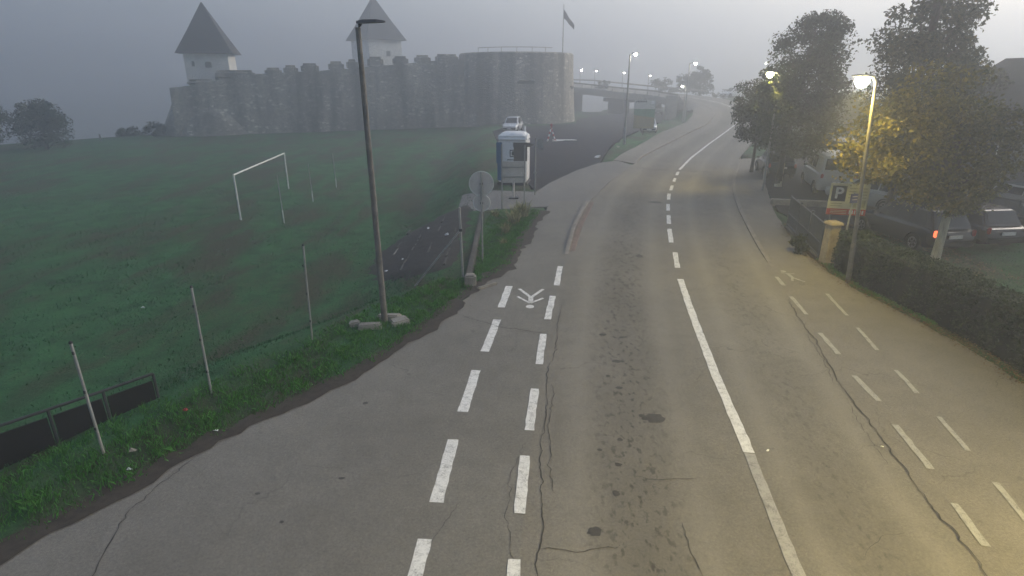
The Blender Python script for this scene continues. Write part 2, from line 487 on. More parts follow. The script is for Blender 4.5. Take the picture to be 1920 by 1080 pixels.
# ------------------------------------------------------------------ ground sheet reaching the horizon
def axis(lo, hi, fine_lo, fine_hi, step, grow):
    a = list(np.arange(fine_lo, fine_hi + 1e-6, step))
    s, v = step, fine_hi
    while v < hi: s *= grow; v += s; a.append(v)
    s, v = step, fine_lo
    while v > lo: s *= grow; v -= s; a.insert(0, v)
    return np.array(a)
gx = axis(-620, 620, -18, 16, .3, 1.06)
gy = axis(-320, 760, -2, 34, .3, 1.045)
X, Y = np.meshgrid(gx, gy)
Z = g(X, Y)
jit = np.sin(X * 1.9 + Y * .7) * np.sin(Y * 1.3 - X * .6) * .02 + np.sin(X * .53) * np.sin(Y * .41) * .03
Z = Z + jit * sst(0, 2, np.interp(Y, ED_Y, ED_X) - X)
low = np.zeros(X.shape, bool)
for pl in (poly_road, poly_foot, poly_pave, poly_side, poly_lot, poly_walk, poly_pit):
    low |= in_poly(X, Y, pl)
Z = np.where(low, Z - .3, Z)
ny, nx = X.shape
idx = np.arange(nx * ny).reshape(ny, nx)
Fq = np.stack([idx[:-1, :-1], idx[:-1, 1:], idx[1:, 1:], idx[1:, :-1]], -1).reshape(-1, 4)
ground = npmesh('ground', np.stack([X, Y, Z], -1).reshape(-1, 3), Fq, GRASS, smooth=True)
tag(ground, kind='structure')

def drape(name, poly, mat, step, off, skirt=.0, lane=False, kind='structure', parent=None, zfun=None):
    """a sheet laid over the terrain inside an outline, with a short turned-down edge"""
    P = [np.array(p[:2], float) for p in poly]
    xs = np.array([p[0] for p in P]); ys = np.array([p[1] for p in P])
    ax = np.arange(xs.min(), xs.max(), step); ay = np.arange(ys.min(), ys.max(), step)
    GX, GY = np.meshgrid(ax, ay)
    GX = GX + rng.uniform(-.2, .2, GX.shape) * step; GY = GY + rng.uniform(-.2, .2, GY.shape) * step
    m = in_poly(GX, GY, P)
    pts = np.stack([GX[m], GY[m]], -1)
    co = [Vector(p) for p in P] + [Vector(p) for p in pts]
    n = len(P)
    vs, es, fs, *_ = delaunay_2d_cdt(co, [(i, (i + 1) % n) for i in range(n)], [], 1, 1e-4)
    V = np.array([(v.x, v.y) for v in vs])
    z = (zfun or g)(V[:, 0], V[:, 1]) + off
    V3 = np.column_stack([V, z])
    Fc = [tuple(f) for f in fs]
    nb = len(V3)
    bz = (zfun or g)(xs, ys) + off
    ring = np.concatenate([np.column_stack([xs, ys, bz]), np.column_stack([xs, ys, bz - .35 - skirt])])
    V3 = np.concatenate([V3, ring])
    for i in range(n):
        j = (i + 1) % n
        Fc += [(nb + i, nb + j, nb + n + j), (nb + i, nb + n + j, nb + n + i)]
    attrs = None
    if lane:
        LA = np.array([(p[0], p[1]) for p in RL]); RA = np.array([(p[0], p[1]) for p in RR])
        u = np.zeros(len(V3))
        for k in range(0, len(V3), 400):
            q = V3[k:k + 400, :2]
            dl = np.sqrt(((q[:, None] - LA[None]) ** 2).sum(-1)).min(1)
            dr = np.sqrt(((q[:, None] - RA[None]) ** 2).sum(-1)).min(1)
            u[k:k + 400] = dl / (dl + dr + 1e-6)
        attrs = {'lane': ('POINT', np.column_stack([u, V3[:, 1], u * 0]))}
    o = npmesh(name, V3, Fc, mat, parent, attrs)
    bm = bmesh.new(); bm.from_mesh(o.data)
    for f in bm.faces:
        if f.normal.z < -.1: f.normal_flip()
    bm.to_mesh(o.data); bm.free()
    if parent is None: tag(o, kind=kind)
    return o
def road_z(x, y):
    d, zr = dist_road(x, y)
    k = sst(85, 97, y)
    return g(x, y) * (1 - k) + zr * k
near_road = sub(RL, -30, 60) + sub(RR, -30, 60)[::-1]
far_road = sub(RL, 59.5, 300) + sub(RR, 59.5, 300)[::-1]
road = drape('road', near_road, ROADM, .6, .01, lane=True)
road_far = drape('road_beyond_bend', far_road, ROADM, 1.6, .012, lane=True, zfun=road_z)
footway = drape('footway', poly_foot, FOOTM, .6, .008)
pavement = drape('pavement', poly_pave, PAVEM, .6, .004)
side_road = drape('side_road', poly_side, SIDEM, .7, .004)
lot = drape('parking_lot', poly_lot, LOTM, 1.2, .0)
walk = drape('far_footway', poly_walk, PAVEM, 1.0, .012, zfun=lambda x, y: g(x, y) + .1 * sst(41, 45, y))
court = drape('car_park_court', poly_pit, LOTM, .9, .004)

# water beyond the fort and the bridge
riv = npmesh('river', [(-620, 20, -3.0), (620, 60, -3.0), (620, 760, -3.0), (-620, 760, -3.0)], [(0, 1, 2, 3)], plain('river_water', (.05, .06, .06), .12, 0, .1, .05))
tag(riv, kind='structure')

# ------------------------------------------------------------------ painted markings, one object for each dash
def ribbon(pts, w, off, wob=.0):
    """flat strip of width w along ground points"""
    P = [np.array(p, float) for p in pts]
    mb = MB(); L_, R_ = [], []
    for i, p in enumerate(P):
        t = P[min(i + 1, len(P) - 1)] - P[max(i - 1, 0)]
        t = t / (np.hypot(*t) + 1e-9); nrm = np.array([-t[1], t[0]])
        ww = w(i / (len(P) - 1)) if callable(w) else w
        a = p + nrm * ww / 2 + nrm * rng.normal() * wob; b = p - nrm * ww / 2 + nrm * rng.normal() * wob
        L_.append((a[0], a[1], float(road_z(*a)) + off)); R_.append((b[0], b[1], float(road_z(*b)) + off))
    n = len(P)
    return mb.add(L_ + R_, [(i, i + 1, n + i + 1, n + i) for i in range(n - 1)])
PAINTW = m_paint('faint_road_paint', (.33, .32, .3))
def dash(a, b, w, mat, parent, off):
    ribbon(resample([a, b], .16), w, off, .006).build('lane_dash', mat, parent)
left_dashes = [((-.08, 16.49), (-.3, 14.8)), ((-.39, 13.95), (-.63, 12.07)), ((-.78, 11.16), (-.94, 9.5)), ((-1.03, 8.61), (-1.14, 7.01)), ((-1.2, 6.28), (-1.3, 4.7)), ((-1.36, 3.9), (-1.44, 2.3))]
inner_dashes = [((1.62, 18.37), (1.36, 16.54)), ((1.19, 15.67), (.93, 13.95)), ((.78, 13.04), (.6, 11.43)), ((.47, 10.36), (.31, 8.88)), ((.22, 8.14), (.11, 6.77)), ((.03, 5.92), (-.04, 4.4))]
centre_dashes = [((5.87, 19.92), (5.5, 18.2)), ((6.51, 23.21), (6.06, 21.19)), ((7.08, 25.61), (6.7, 24.03)), ((7.64, 27.89), (7.28, 26.48)), ((8.34, 30.43), (7.92, 28.91)), ((9.1, 32.7), (8.65, 31.3)), ((9.9, 35.1), (9.5, 33.9)), ((10.7, 37.4), (10.25, 36.1))]
right_dashes = [((8.42, 17.33), (8.3, 16.54)), ((8.11, 15.63), (7.92, 14.31)), ((7.68, 13.11), (7.52, 11.93)), ((7.31, 10.92), (7.23, 9.89)), ((7.03, 9.07), (6.82, 7.8)), ((6.62, 6.99), (6.45, 6.15)), ((6.32, 5.4), (6.2, 4.4))]
outer_dashes = [((9.26, 15.85), (8.97, 14.23)), ((8.8, 13.43), (8.54, 12.15)), ((8.36, 11.16), (8.19, 10.19)), ((8.02, 9.34), (7.79, 8.28)), ((7.61, 7.47), (7.38, 6.55))]
for a, b in left_dashes: dash(a, b, .2, PAINT, footway, .012)
for a, b in inner_dashes: dash(a, b, .17, PAINT, road, .018)
for a, b in centre_dashes: dash(a, b, .17, PAINT, road, .018)
for a, b in right_dashes: dash(a, b, .115, PAINTO, pavement, .012)
for a, b in outer_dashes: dash(a, b, .095, PAINTO, pavement, .012)
ribbon(smooth_line([(5.29, 17.1), (4.8, 14), (4.37, 11.04), (4.03, 8.22)], .2, 2), .19, .018, .006).build('centre_line', PAINT, road)
ribbon(smooth_line([(4.02, 8.2), (3.85, 7), (3.67, 5.7), (3.45, 3)], .2, 2), .17, .018, .006).build('worn_centre_line', PAINTW, road)
fc = smooth_line([(11.0, 38.2), (13.5, 44.0), (17.2, 51.8), (21.0, 58.6), (24.6, 65.6), (27.8, 74), (30.3, 82), (31.4, 90), (30.6, 98), (28, 104), (23.5, 112)], .7, 6)
ribbon(fc, .17, .022, .006).build('bend_centre_line', PAINT, road_far)
def walker(name, head, foot_l, foot_r, hand_l, hand_r, neck, hip, mat, parent, w):
    mb = MB()
    def add(a, b, ww):
        r = ribbon(resample([a, b], .12), ww, .014, .004); mb.add(r.v, r.f)
    add(neck, hip, w * 1.5); add(hip, foot_l, w); add(hip, foot_r, w); add(neck, hand_l, w * .8); add(neck, hand_r, w * .8)
    ring = [(head[0] + math.cos(t) * w * 1.15, head[1] + math.sin(t) * w * 1.3) for t in np.linspace(0, 2 * math.pi, 13)[:-1]]
    mb.add([(x, y, gz(x, y) + .014) for x, y in ring], [tuple(range(12))])
    mb.build(name, mat, parent)
walker('walking_figure_marking', (.5, 14.86), (.22, 16.25), (.93, 16.22), (.16, 15.62), (.9, 15.5), (.52, 15.12), (.55, 15.55), PAINT, footway, .1)
walker('walking_figure_marking', (8.86, 17.86), (9.1, 16.85), (8.74, 16.95), (9.12, 17.62), (8.72, 17.7), (8.9, 17.65), (8.88, 17.25), PAINTO, pavement, .075)

# ------------------------------------------------------------------ cracks and stains with their own shapes
CRACK = plain('crack_fill', (.05, .046, .042), .95, 0, .3, 9)
def crack(parent, pts, w, jag=.06, off=.0165):
    q = resample(pts, .09)
    wk = np.cumsum(rng.normal(0, jag * .45, (len(q), 2)), 0) * .5
    wk -= np.linspace(0, 1, len(q))[:, None] * wk[-1]
    q = [p + rng.normal(0, jag * .22, 2) + np.clip(d, -.12, .12) for p, d in zip(q, wk)]
    w = w * .45
    ribbon(q, lambda t: max(.003, w * (.35 + .65 * abs(math.sin(t * 23 + w * 99))) * min(1, (1 - abs(2 * t - 1)) * 6 + .15)), off).build('crack', CRACK, parent)
crack(road, [(1.42, 15.2), (1.0, 12.2), (.78, 11.2), (.62, 9.4), (.48, 8.2), (.4, 6.4), (.3, 5.5), (.2, 4)], .045)
crack(road, [(.82, 10.6), (.72, 9.2), (.66, 8.0), (.62, 7.2)], .03)
crack(road, [(.34, 6.1), (.9, 6.05), (1.5, 6.15)], .03)
crack(footway, [(-1.44, 14.31), (-.9, 13.9), (-.3, 13.45), (.4, 13.2), (.93, 13.01)], .05, off=.014)
crack(footway, [(.2, 8.5), (-.02, 7.6), (-.1, 6.8), (0, 6.2), (.12, 5.4)], .022, off=.014)
crack(footway, [(-.75, 7.0), (-1.0, 6.5), (-1.1, 6.2)], .02, off=.014)
crack(footway, [(-5.3, 8.2), (-5.4, 7.7), (-5.62, 6.8), (-5.55, 6.3), (-5.35, 5.75), (-5.3, 5.2)], .04, off=.014)
crack(pavement, [(7.9, 15.6), (7.5, 13.4), (7.2, 12.0), (6.95, 11.0), (6.72, 9.6), (6.4, 7.8), (6.15, 6.8), (6.02, 5.7), (5.8, 4)], .06, off=.02)
crack(road, [(7.3, 13.0), (7.0, 11.6), (6.7, 10.6)], .03)
crack(road, [(6.6, 9.9), (6.35, 8.8), (6.2, 7.9)], .022)
crack(road, [(6.9, 11.2), (6.4, 10.9), (5.9, 10.95)], .012)
crack(road, [(4.7, 6.0), (5.1, 6.35), (5.5, 6.4)], .015)
crack(road, [(2.45, 6.6), (2.4, 6.0), (2.45, 5.6)], .03)
crack(road, [(1.95, 7.6), (2.4, 7.5), (3.0, 7.55)], .03)
crack(side_road, [(-1.0, 27.2), (.8, 27.5), (2.0, 27.35)], .05, off=.012)
crack(road, [(7.7, 39.2), (9.6, 38.3), (11.1, 37.7), (13, 37.4)], .22, off=.0168)
STAIN = plain('oil_stain', (.055, .05, .045), .75, 0, .35, 9)
def blotch(parent, x, y, rx, ry, off=.0155):
    n = 18
    ring = []
    for k in range(n):
        a = 2 * math.pi * k / n; r = 1 + rng.normal() * .12
        ring.append((x + math.cos(a) * rx * r, y + math.sin(a) * ry * r))
    MB().add([(px, py, float(road_z(px, py)) + off) for px, py in ring], [tuple(range(n))]).build('stain', STAIN, parent)
for x, y, rx, ry in [(2.64, 9.28, .2, .16), (2.44, 9.36, .06, .06), (2.34, 11.58, .1, .08), (1.16, 6.42, .1, .09), (2.25, 13.0, .1, .07), (4.5, 19.5, .12, .2), (7.1, 28.3, .35, .2), (1.75, 7.9, .06, .05), (1.6, 7.2, .05, .07), (1.9, 8.6, .05, .05), (2.2, 10.4, .07, .06), (2.05, 10.9, .05, .05), (1.5, 8.3, .04, .04)]:
    blotch(road, x, y, rx, ry)
for x, y, rx, ry in [(-2.71, 7.56, .05, .03), (-2.87, 9.81, .05, .05), (-3.9, 7.2, .04, .03), (-3.3, 6.6, .03, .03)]:
    blotch(footway, x, y, rx, ry, .0135)

# ------------------------------------------------------------------ kerbs
def kerb(name, pts, w, h, mat, base=0.0):
    q = smooth_line(pts, .5, 2)
    mb = MB(); n = len(q); rows = []
    for i, p in enumerate(q):
        t = q[min(i + 1, n - 1)] - q[max(i - 1, 0)]; t = t / np.hypot(*t); nr = np.array([-t[1], t[0]])
        e = min(1, min(i, n - 1 - i) / 2.0 + .15)
        z = float(road_z(*p)) + base
        a = p + nr * w / 2; b = p - nr * w / 2; c = p - nr * (w / 2 - .025)
        rows.append([(a[0], a[1], z - .2), (a[0], a[1], z + h * e), (c[0], c[1], z + h * e), (b[0], b[1], z + h * e - .025), (b[0], b[1], z - .2)])
    vs = [v for r in rows for v in r]
    fs = [(i * 5 + k, i * 5 + k + 1, (i + 1) * 5 + k + 1, (i + 1) * 5 + k) for i in range(n - 1) for k in range(4)]
    fs += [(0, 1, 2, 3, 4), tuple((n - 1) * 5 + k for k in (4, 3, 2, 1, 0))]
    o = mb.add(vs, fs).build(name, mat)
    return tag(o, kind='structure')
kerb('kerb_beside_footway', [(1.95, 19.7), (2.62, 23.6), (3.85, 28.7)], .16, .11, KERBM)
kerb('red_gutter_strip', [(2.16, 19.9), (2.84, 23.6), (4.05, 28.6)], .2, .03, KERBR)
kerb('far_kerb', [p for p in sub(RL, 40.6, 92)], .2, .14, KERBM)
kerb('right_kerb', [p + np.array([.08, 0]) for p in sub(RR, 18, 43)], .16, .05, KERBM)

# ------------------------------------------------------------------ the fort
fort = empty('stone_fort', (0, 80, 0), 0, 'long grey stone fort with notched wall and big round corner bastion', 'fort')
def rel(x, y, z): return (x, y - 80, z)
WA, WB = np.array([-42.6, 75.8]), np.array([-6.6, 84.6])
wdir = (WB - WA) / np.hypot(*(WB - WA)); wnor = np.array([wdir[1], -wdir[0]])     # outward, to the camera
wlen = float(np.hypot(*(WB - WA)))
gap_s = [-1, 3, 8, 10, 14, 19, 24, 28, 32, wlen]
gap_z = [4.6, 5.1, 6.1, 6.35, 6.6, 6.85, 7.3, 7.65, 8.0, 8.3]
mb = MB(); n = 60
rows = []
for i in range(n + 1):
    s = wlen * i / n; c = WA + wdir * s
    zt = np.interp(s, gap_s, gap_z) + rng.normal() * .03
    zb = gz(*(c + wnor * .5)) - .6
    for off, z in ((.95, zb), (.35, zb + (zt - zb) * .6), (.0, zt), (-1.6, zt), (-1.6, zb)):
        p = c + wnor * off
        rows.append(rel(p[0], p[1], z))
k5 = 5
mb.add(rows, [(i * k5 + k, (i + 1) * k5 + k, (i + 1) * k5 + k + 1, i * k5 + k + 1) for i in range(n) for k in range(4)] + [(0, 1, 2, 3, 4), tuple(n * k5 + k for k in (4, 3, 2, 1, 0))])
mb.build('curtain_wall', STONE, fort)
# merlons: start and end along the wall, top height
merl = [(2.0, 5.2, 5.75), (5.4, 10.1, 6.85), (11.3, 13.4, 7.15), (13.6, 15.4, 7.45), (15.75, 18.0, 7.7), (19.2, 21.2, 7.95), (21.5, 23.0, 8.2), (24.2, 26.3, 8.55), (27.5, 29.6, 8.65), (30.4, 32.6, 8.8), (33.2, 36.4, 8.95)]
for s0, s1, zt in merl:
    c = WA + wdir * (s0 + s1) / 2 - wnor * .42
    zb = np.interp((s0 + s1) / 2, gap_s, gap_z) - .35
    h = zt - zb
    m = MB().box(rel(c[0], c[1], zb + h / 2), (s1 - s0, .85, h), math.atan2(wdir[1], wdir[0]))
    m.build('merlon', STONE, fort, bevel=.33, seg=3)
# round corner bastion, slightly battered, with a parapet band and gun ports
bc = (.6, 88.3)
prof = [(8.75, -1.2), (8.6, 0), (8.15, 6.9), (8.1, 8.95), (7.9, 9.12), (6.9, 9.12), (6.9, 8.2), (.1, 8.2)]
MB().lathe(prof, 64, rel(bc[0], bc[1], 0)).build('round_bastion', STONE, fort, smooth=True)
band = [(8.19, 7.65), (8.24, 7.7), (8.24, 7.85), (8.15, 7.95)]
def on_round(az, z, r):     # point on the bastion at an azimuth measured from the camera side towards +X
    return rel(bc[0] + math.sin(az) * r, bc[1] - math.cos(az) * r, z)
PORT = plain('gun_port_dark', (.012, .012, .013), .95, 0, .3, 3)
for az, z, w, h in ((.15, 5.4, 2.3, .42), (.72, 1.05, 1.9, .5), (1.2, 4.6, 1.2, .35)):
    arc = [on_round(az + w * t / 8.4, z, 8.36) for t in np.linspace(-.5, .5, 9)]
    m = MB(); n = 9
    vs = [(p[0], p[1], z - h / 2) for p in arc] + [(p[0], p[1], z + h * (.5 if 0 < i < 8 else .15)) for i, p in enumerate(arc)]
    m.add(vs, [(i, i + 1, n + i + 1, n + i) for i in range(n - 1)])
    o = m.build('gun_port', PORT, fort)
    m = MB()
    for i in range(n - 1):
        a, b = Vector(vs[n + i]), Vector(vs[n + i + 1])
        m.tube([a + Vector((0, 0, .06)), b + Vector((0, 0, .06))], .12, 6)
    m.build('port_lintel', STONE, fort)
# low rail on top of the bastion
m = MB()
pts = [on_round(a, 9.75, 6.2) for a in np.linspace(-1.0, .9, 18)]
m.tube(pts, .045, 5)
for p in pts[::3]: m.tube([(p[0], p[1], 8.2), p], .04, 5)
m.build('rail', GALV, fort)
# battered bastion at the other end
MB().lathe([(8.3, -2.4), (7.5, -.4), (5.0, 4.6), (4.6, 4.8), (.1, 4.85)], 36, rel(-39.6, 82.4, 0)).build('battered_bastion', STONE, fort, smooth=True)

def roofed_tower(cx, cy, side, rz, z0, z1, zap, label, windows):
    t = empty('roofed_tower', (cx, cy, z0), rz, label, 'tower', 'pointed towers rising behind the fort wall')
    hs = side / 2
    MB().box((0, 0, (z1 - z0) / 2), (side, side, z1 - z0)).build('wall', PLASTER, t)
    ov = hs + .75
    zt, zr = zap - z0, z1 - z0
    m = MB()
    prof = [(ov, zr - .45), (ov * .55, zr + (zt - zr) * .40), (.06, zt)]
    vs = []
    for r, z in prof: vs += [(-r, -r, z), (r, -r, z), (r, r, z), (-r, r, z)]
    fs = [(4 * i + k, 4 * i + (k + 1) % 4, 4 * i + 4 + (k + 1) % 4, 4 * i + 4 + k) for i in range(2) for k in range(4)] + [(3, 2, 1, 0), (8, 9, 10, 11)]
    m.add(vs, fs).build('roof', SHINGLE, t)
    for face, u, z, w, h in windows:
        d = (.06, w, h) if face == 'x-' else (w, .06, h)
        c = (-hs, u, z) if face == 'x-' else (u, -hs, z)
        f = MB().box(c, d).build('window', PORT, t)
        MB().box((c[0] - (.05 if face == 'x-' else 0), c[1] - (.05 if face != 'x-' else 0), c[2] - h / 2 - .05), (.16, w + .2, .1) if face == 'x-' else (w + .2, .16, .1)).build('sill', PLASTER, f)
    return t
rzl = R(14.5)
roofed_tower(-39.75, 81.7, 5.2, rzl, 3.2, 9.3, 15.0, 'white tower with dark pointed roof at the far left end of the fort', [('y', .15, 4.3, .75, .7), ('y', 1.1, 2.3, .8, 1.5), ('y', -1.6, 4.4, .3, .6)])
roofed_tower(-24.9, 114.6, 6.6, R(41), 5, 12.7, 19.6, 'fainter pointed tower rising above the middle of the fort wall', [('y', .5, 5.0, .8, .9), ('x-', 0, 4.8, .6, .8)])

fp = empty('flagpole', (7.5, 92.2, 8.3), 0, 'thin flagpole with drooping dark flag on the round bastion', 'flagpole')
MB().tube([(0, 0, -.2), (0, 0, 7.6)], [.09, .05], 8).build('pole', GALV, fp)
m = MB(); vs = []; nx_, nz_ = 9, 5
for i in range(nx_):
    for j in range(nz_):
        t = i / (nx_ - 1); s = j / (nz_ - 1)
        vs.append((.05 + t * 1.55, .18 * math.sin(t * 6 + s * 2), 6.9 - t * 2.1 - s * (1.15 - .55 * t) + .06 * math.sin(t * 9)))
m.add(vs, [(i * nz_ + j, (i + 1) * nz_ + j, (i + 1) * nz_ + j + 1, i * nz_ + j + 1) for i in range(nx_ - 1) for j in range(nz_ - 1)])
m.build('flag', plain('flag_cloth', (.06, .05, .07), .9, 0, .3, 2), fp, smooth=True)

# ------------------------------------------------------------------ the bridge
br = empty('road_bridge', (0, 100, 0), 0, 'grey concrete road bridge on wide piers beyond the fort', 'bridge')
BL = sub(RL, 95.0, 279); BRt = sub(RR, 104, 283)
def bridge_strip(q, inner, outer, z_lo, z_hi, name, sgn):
    m = MB(); rows = []
    q = q[::3] + [q[-1]]
    for i, p in enumerate(q):
        t = q[min(i + 1, len(q) - 1)] - q[max(i - 1, 0)]; t = t / np.hypot(*t); nr = np.array([-t[1], t[0]]) * sgn
        z = float(zroad_near(p))
        for off, zz in ((inner, z_lo), (inner, z_hi), (outer, z_hi), (outer, z_lo)):
            a = p + nr * off
            rows.append((a[0], a[1] - 100, z + zz))
    n = len(q)
    m.add(rows, [(i * 4 + k, (i + 1) * 4 + k, (i + 1) * 4 + (k + 1) % 4, i * 4 + (k + 1) % 4) for i in range(n - 1) for k in range(4)] + [(0, 1, 2, 3), tuple((n - 1) * 4 + k for k in (3, 2, 1, 0))])
    return m.build(name, CONC, br)
def zroad_near(p): return dist_road(p[0], p[1])[1]
bridge_strip(BL, -8.0, .6, -1.15, -.06, 'deck_girder', 1)
bridge_strip(BL, .62, 1.5, -.55, .12, 'deck_edge', 1)
bridge_strip(BL, 1.3, 1.45, .7, .95, 'guard_rail', 1)
for p in BL[::6]:
    MB().box((p[0] - 1.2, p[1] - 100 - .65, float(zroad_near(p)) + .4), (.12, .12, .75)).build('rail_post', CONC, br)
bridge_strip(BRt, .4, .7, .7, .95, 'guard_rail', -1)
for (x, y), w in (((18.5, 112.0), 1.3), ((11.0, 127.5), 2.6), ((-.5, 149), 2.8)):
    zt = float(zroad_near((x, y))) - 1.2; zb = gz(x, y) - 3
    pr = MB().box((x + 1.6, y - 98, (zt + zb) / 2 - .3), (w, 5.4, zt - zb - .6), R(26)).build('pier', CONCD, br, bevel=.2)
    MB().box((x + 1.6, y - 98, zt - .35), (w * 1.9, 6.6, .7), R(26)).build('pier_cap', CONCD, pr)
# abutment that ends the embankment, with a pale wing wall towards the car park
MB().box((30.0, -1.2, .5), (9.5, 1.0, 3.4), R(30)).build('abutment', CONCD, br)
MB().box((23.9, -9.2, 1.45), (1.8, .4, 3.9), R(6)).build('wing_wall', CONC, br)
MB().box((25.6, -6.2, 1.3), (.4, 6.4, 3.3), R(-22)).build('side_wall', CONCD, br)

# ------------------------------------------------------------------ street lamps
LAMPW = emit('lamp_glow_white', (1.0, .93, .78), 60)
LAMPY = emit('lamp_glow_yellow', (1.0, .82, .42), 60)
def street_lamp(x, y, h, rz, arm, label, style='steel', lit=None, power=0, group='street lamps along the road', r=.075, z=None, lean=(0, 0), glow=None):
    t = empty('street_lamp', (x, y, gz(x, y) if z is None else z), rz, label, 'street lamp', group)
    if style == 'old':
        MB().tube([(0, 0, -.3), (lean[0] * .5, lean[1] * .5, h * .5), (lean[0], lean[1], h)], [.085, .072, .058], 12).build('pole', POLEC, t, smooth=True)
    else:
        MB().tube([(0, 0, -.3), (lean[0] * .2, lean[1] * .2, h * .2), (lean[0] * .202, lean[1] * .202, h * .202), (lean[0], lean[1], h)], [r * 1.45, r * 1.4, r * 1.15, r * .75], 10).build('pole', GALV if style == 'steel' else POLEC, t, smooth=True)
    a = MB().tube([(lean[0], lean[1], h - .06), (lean[0] + arm * .5, lean[1], h + .05), (lean[0] + arm, lean[1], h + .1)], [.045, .04, .035], 8)
    a.build('arm', DARKM if style == 'old' else GALV, t, smooth=True)
    hd = MB()
    L_ = .62
    sec = [(0, .05, .05), (.15, .11, .07), (.45, .13, .06), (L_, .06, .03)]
    vs = []
    sg = 1 if arm > 0 else -1
    for s, w, hh in sec:
        xx = lean[0] + arm + sg * (s - .1)
        vs += [(xx, lean[1] - w, h + .08 + s * .04), (xx, lean[1] + w, h + .08 + s * .04), (xx, lean[1] + w * .7, h + .08 + hh + s * .04), (xx, lean[1] - w * .7, h + .08 + hh + s * .04)]
    hd.add(vs, [(4 * i + k, 4 * i + (k + 1) % 4, 4 * i + 4 + (k + 1) % 4, 4 * i + 4 + k) for i in range(3) for k in range(4)] + [(0, 1, 2, 3), (15, 14, 13, 12)])
    head = hd.build('lamp_head', DARKM if style == 'old' else GALV, t)
    if lit:
        gr = glow or .12
        MB().lathe([(.02, -gr * 1.5), (gr * .6, -gr * 1.3), (gr, -gr * .6), (gr * .85, 0)], 14, (lean[0] + arm + sg * .22, lean[1], h + .075)).build('lit_lens', lit, head)
        if power:
            ld = bpy.data.lights.new('lamp_light', 'SPOT'); ld.energy = power
            ld.color = (1.0, .76, .16) if lit is LAMPY else (1.0, .93, .8)
            ld.spot_size = R(165); ld.spot_blend = .6; ld.shadow_soft_size = .12
            lo = bpy.data.objects.new('lamp_light', ld); col.objects.link(lo); lo.parent = head
            lo.location = (lean[0] + arm + sg * .22, lean[1], h + .06 - gr * 1.6)
    return t
street_lamp(-3.31, 13.78, 7.02, 0, .08, 'tall weathered lamp post with unlit flat head on the grass verge', 'old', lean=(-.06, 0))
street_lamp(10.5, 16.95, 5.9, 0, -.16, 'slim lamp post shining beside the yellow leaved tree', 'grey', LAMPY, 340, lean=(-.42, 0), glow=.19, r=.055)
street_lamp(10.0, 52.6, 7.45, 0, .25, 'lit lamp post on the grass strip left of the bend', 'steel', LAMPW, 60, r=.08, glow=.13)
street_lamp(22.0, 76.5, 7.2, 0, .5, 'tall lit lamp post where the road bends towards the bridge', 'steel', LAMPW, 60, r=.07, glow=.17)
street_lamp(23.0, 80.8, 4.6, 0, -.25, 'short lit lamp just behind the tall one at the bend', 'steel', LAMPW, 20, r=.06, glow=.13)
street_lamp(40.2, 96.5, 6.4, 0, -.3, 'faint thin lamp post right of the bend beyond the parked car', 'steel', LAMPW, 0, r=.07, glow=.08, z=1.6)
street_lamp(13.75, 31.5, 5.95, 0, -.3, 'lamp shining from inside the crown of the dense dark tree', 'steel', LAMPY, 420, glow=.17, r=.05)
street_lamp(9.7, .6, 6.1, 0, -.7, 'lamp post beside the camera lighting the near right road corner', 'steel', LAMPY, 2100)
for i, (x, y, zz, gl, lab) in enumerate([(10.8, 125, 4.5, .16, 'bridge lamp nearest the round bastion'), (14.2, 128, 4.6, .3, 'brightest of the small lamps over the bridge'), (17.0, 126, 4.5, .18, 'dim bridge lamp right of the brightest one'), (22.0, 122, 4.2, .2, 'bridge lamp next to the tall post on the grass strip'), (26.3, 118, 3.9, .17, 'rightmost dim lamp over the bridge deck')]):
    street_lamp(x, y, [2.9, 2.75, 2.65, 2.6, 2.35][i], 0, .05, lab, 'steel', LAMPW, 0, 'small lamps along the bridge', .05, z=zz, glow=gl * .6)

# ------------------------------------------------------------------ fence posts and railing on the verge
for i, (x, y, h, lx, lab) in enumerate([(-6.93, 8.22, 2.06, -.02, 'grey steel fence post nearest the camera on the verge'), (-6.08, 10.21, 2.27, .03, 'grey fence post beside the end of the low railing'), (-4.87, 12.74, 2.37, .08, 'thin grey fence post nearest the weathered lamp post')]):
    t = empty('fence_post', (x, y, gz(x, y)), 0, lab, 'fence post', 'bare fence posts on the verge')
    MB().tube([(0, 0, -.3), (lx, 0, h)], .023, 8).build('tube', GALV, t, smooth=True)
    MB().lathe([(.027, 0), (.027, .03), (.01, .045)], 8, (lx, 0, h)).build('cap', DARKM, t)
    for k in range(3): MB().box((lx * .3, -.025, .5 + k * .7), (.03, .02, .05)).build('clip', DARKM, t)
t = empty('braced_fence_post', (-1.55, 17.3, gz(-1.55, 17.3)), 0, 'fence post held by a diagonal brace beside the concrete wall end', 'fence post')
MB().tube([(0, 0, -.3), (-.05, 0, 2.25)], .036, 8).build('tube', GALV, t, smooth=True)
MB().tube([(-.04, -.02, 1.55), (-1.55, -.02, -.3)], .03, 8).build('brace', GALV, t, smooth=True)
MB().box((-.03, 0, 1.55), (.1, .1, .08)).build('clamp', DARKM, t)
rl = empty('low_railing', (-7.2, 10.25, -.1), 0, 'low dark railing along the bottom of the verge, with added dark panels for slope shade', 'railing')
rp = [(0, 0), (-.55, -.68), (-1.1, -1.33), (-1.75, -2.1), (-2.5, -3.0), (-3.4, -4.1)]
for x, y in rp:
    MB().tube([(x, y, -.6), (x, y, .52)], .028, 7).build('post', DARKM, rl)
MB().tube([(x, y, .52) for x, y in rp], .03, 7).build('top_rail', DARKM, rl)
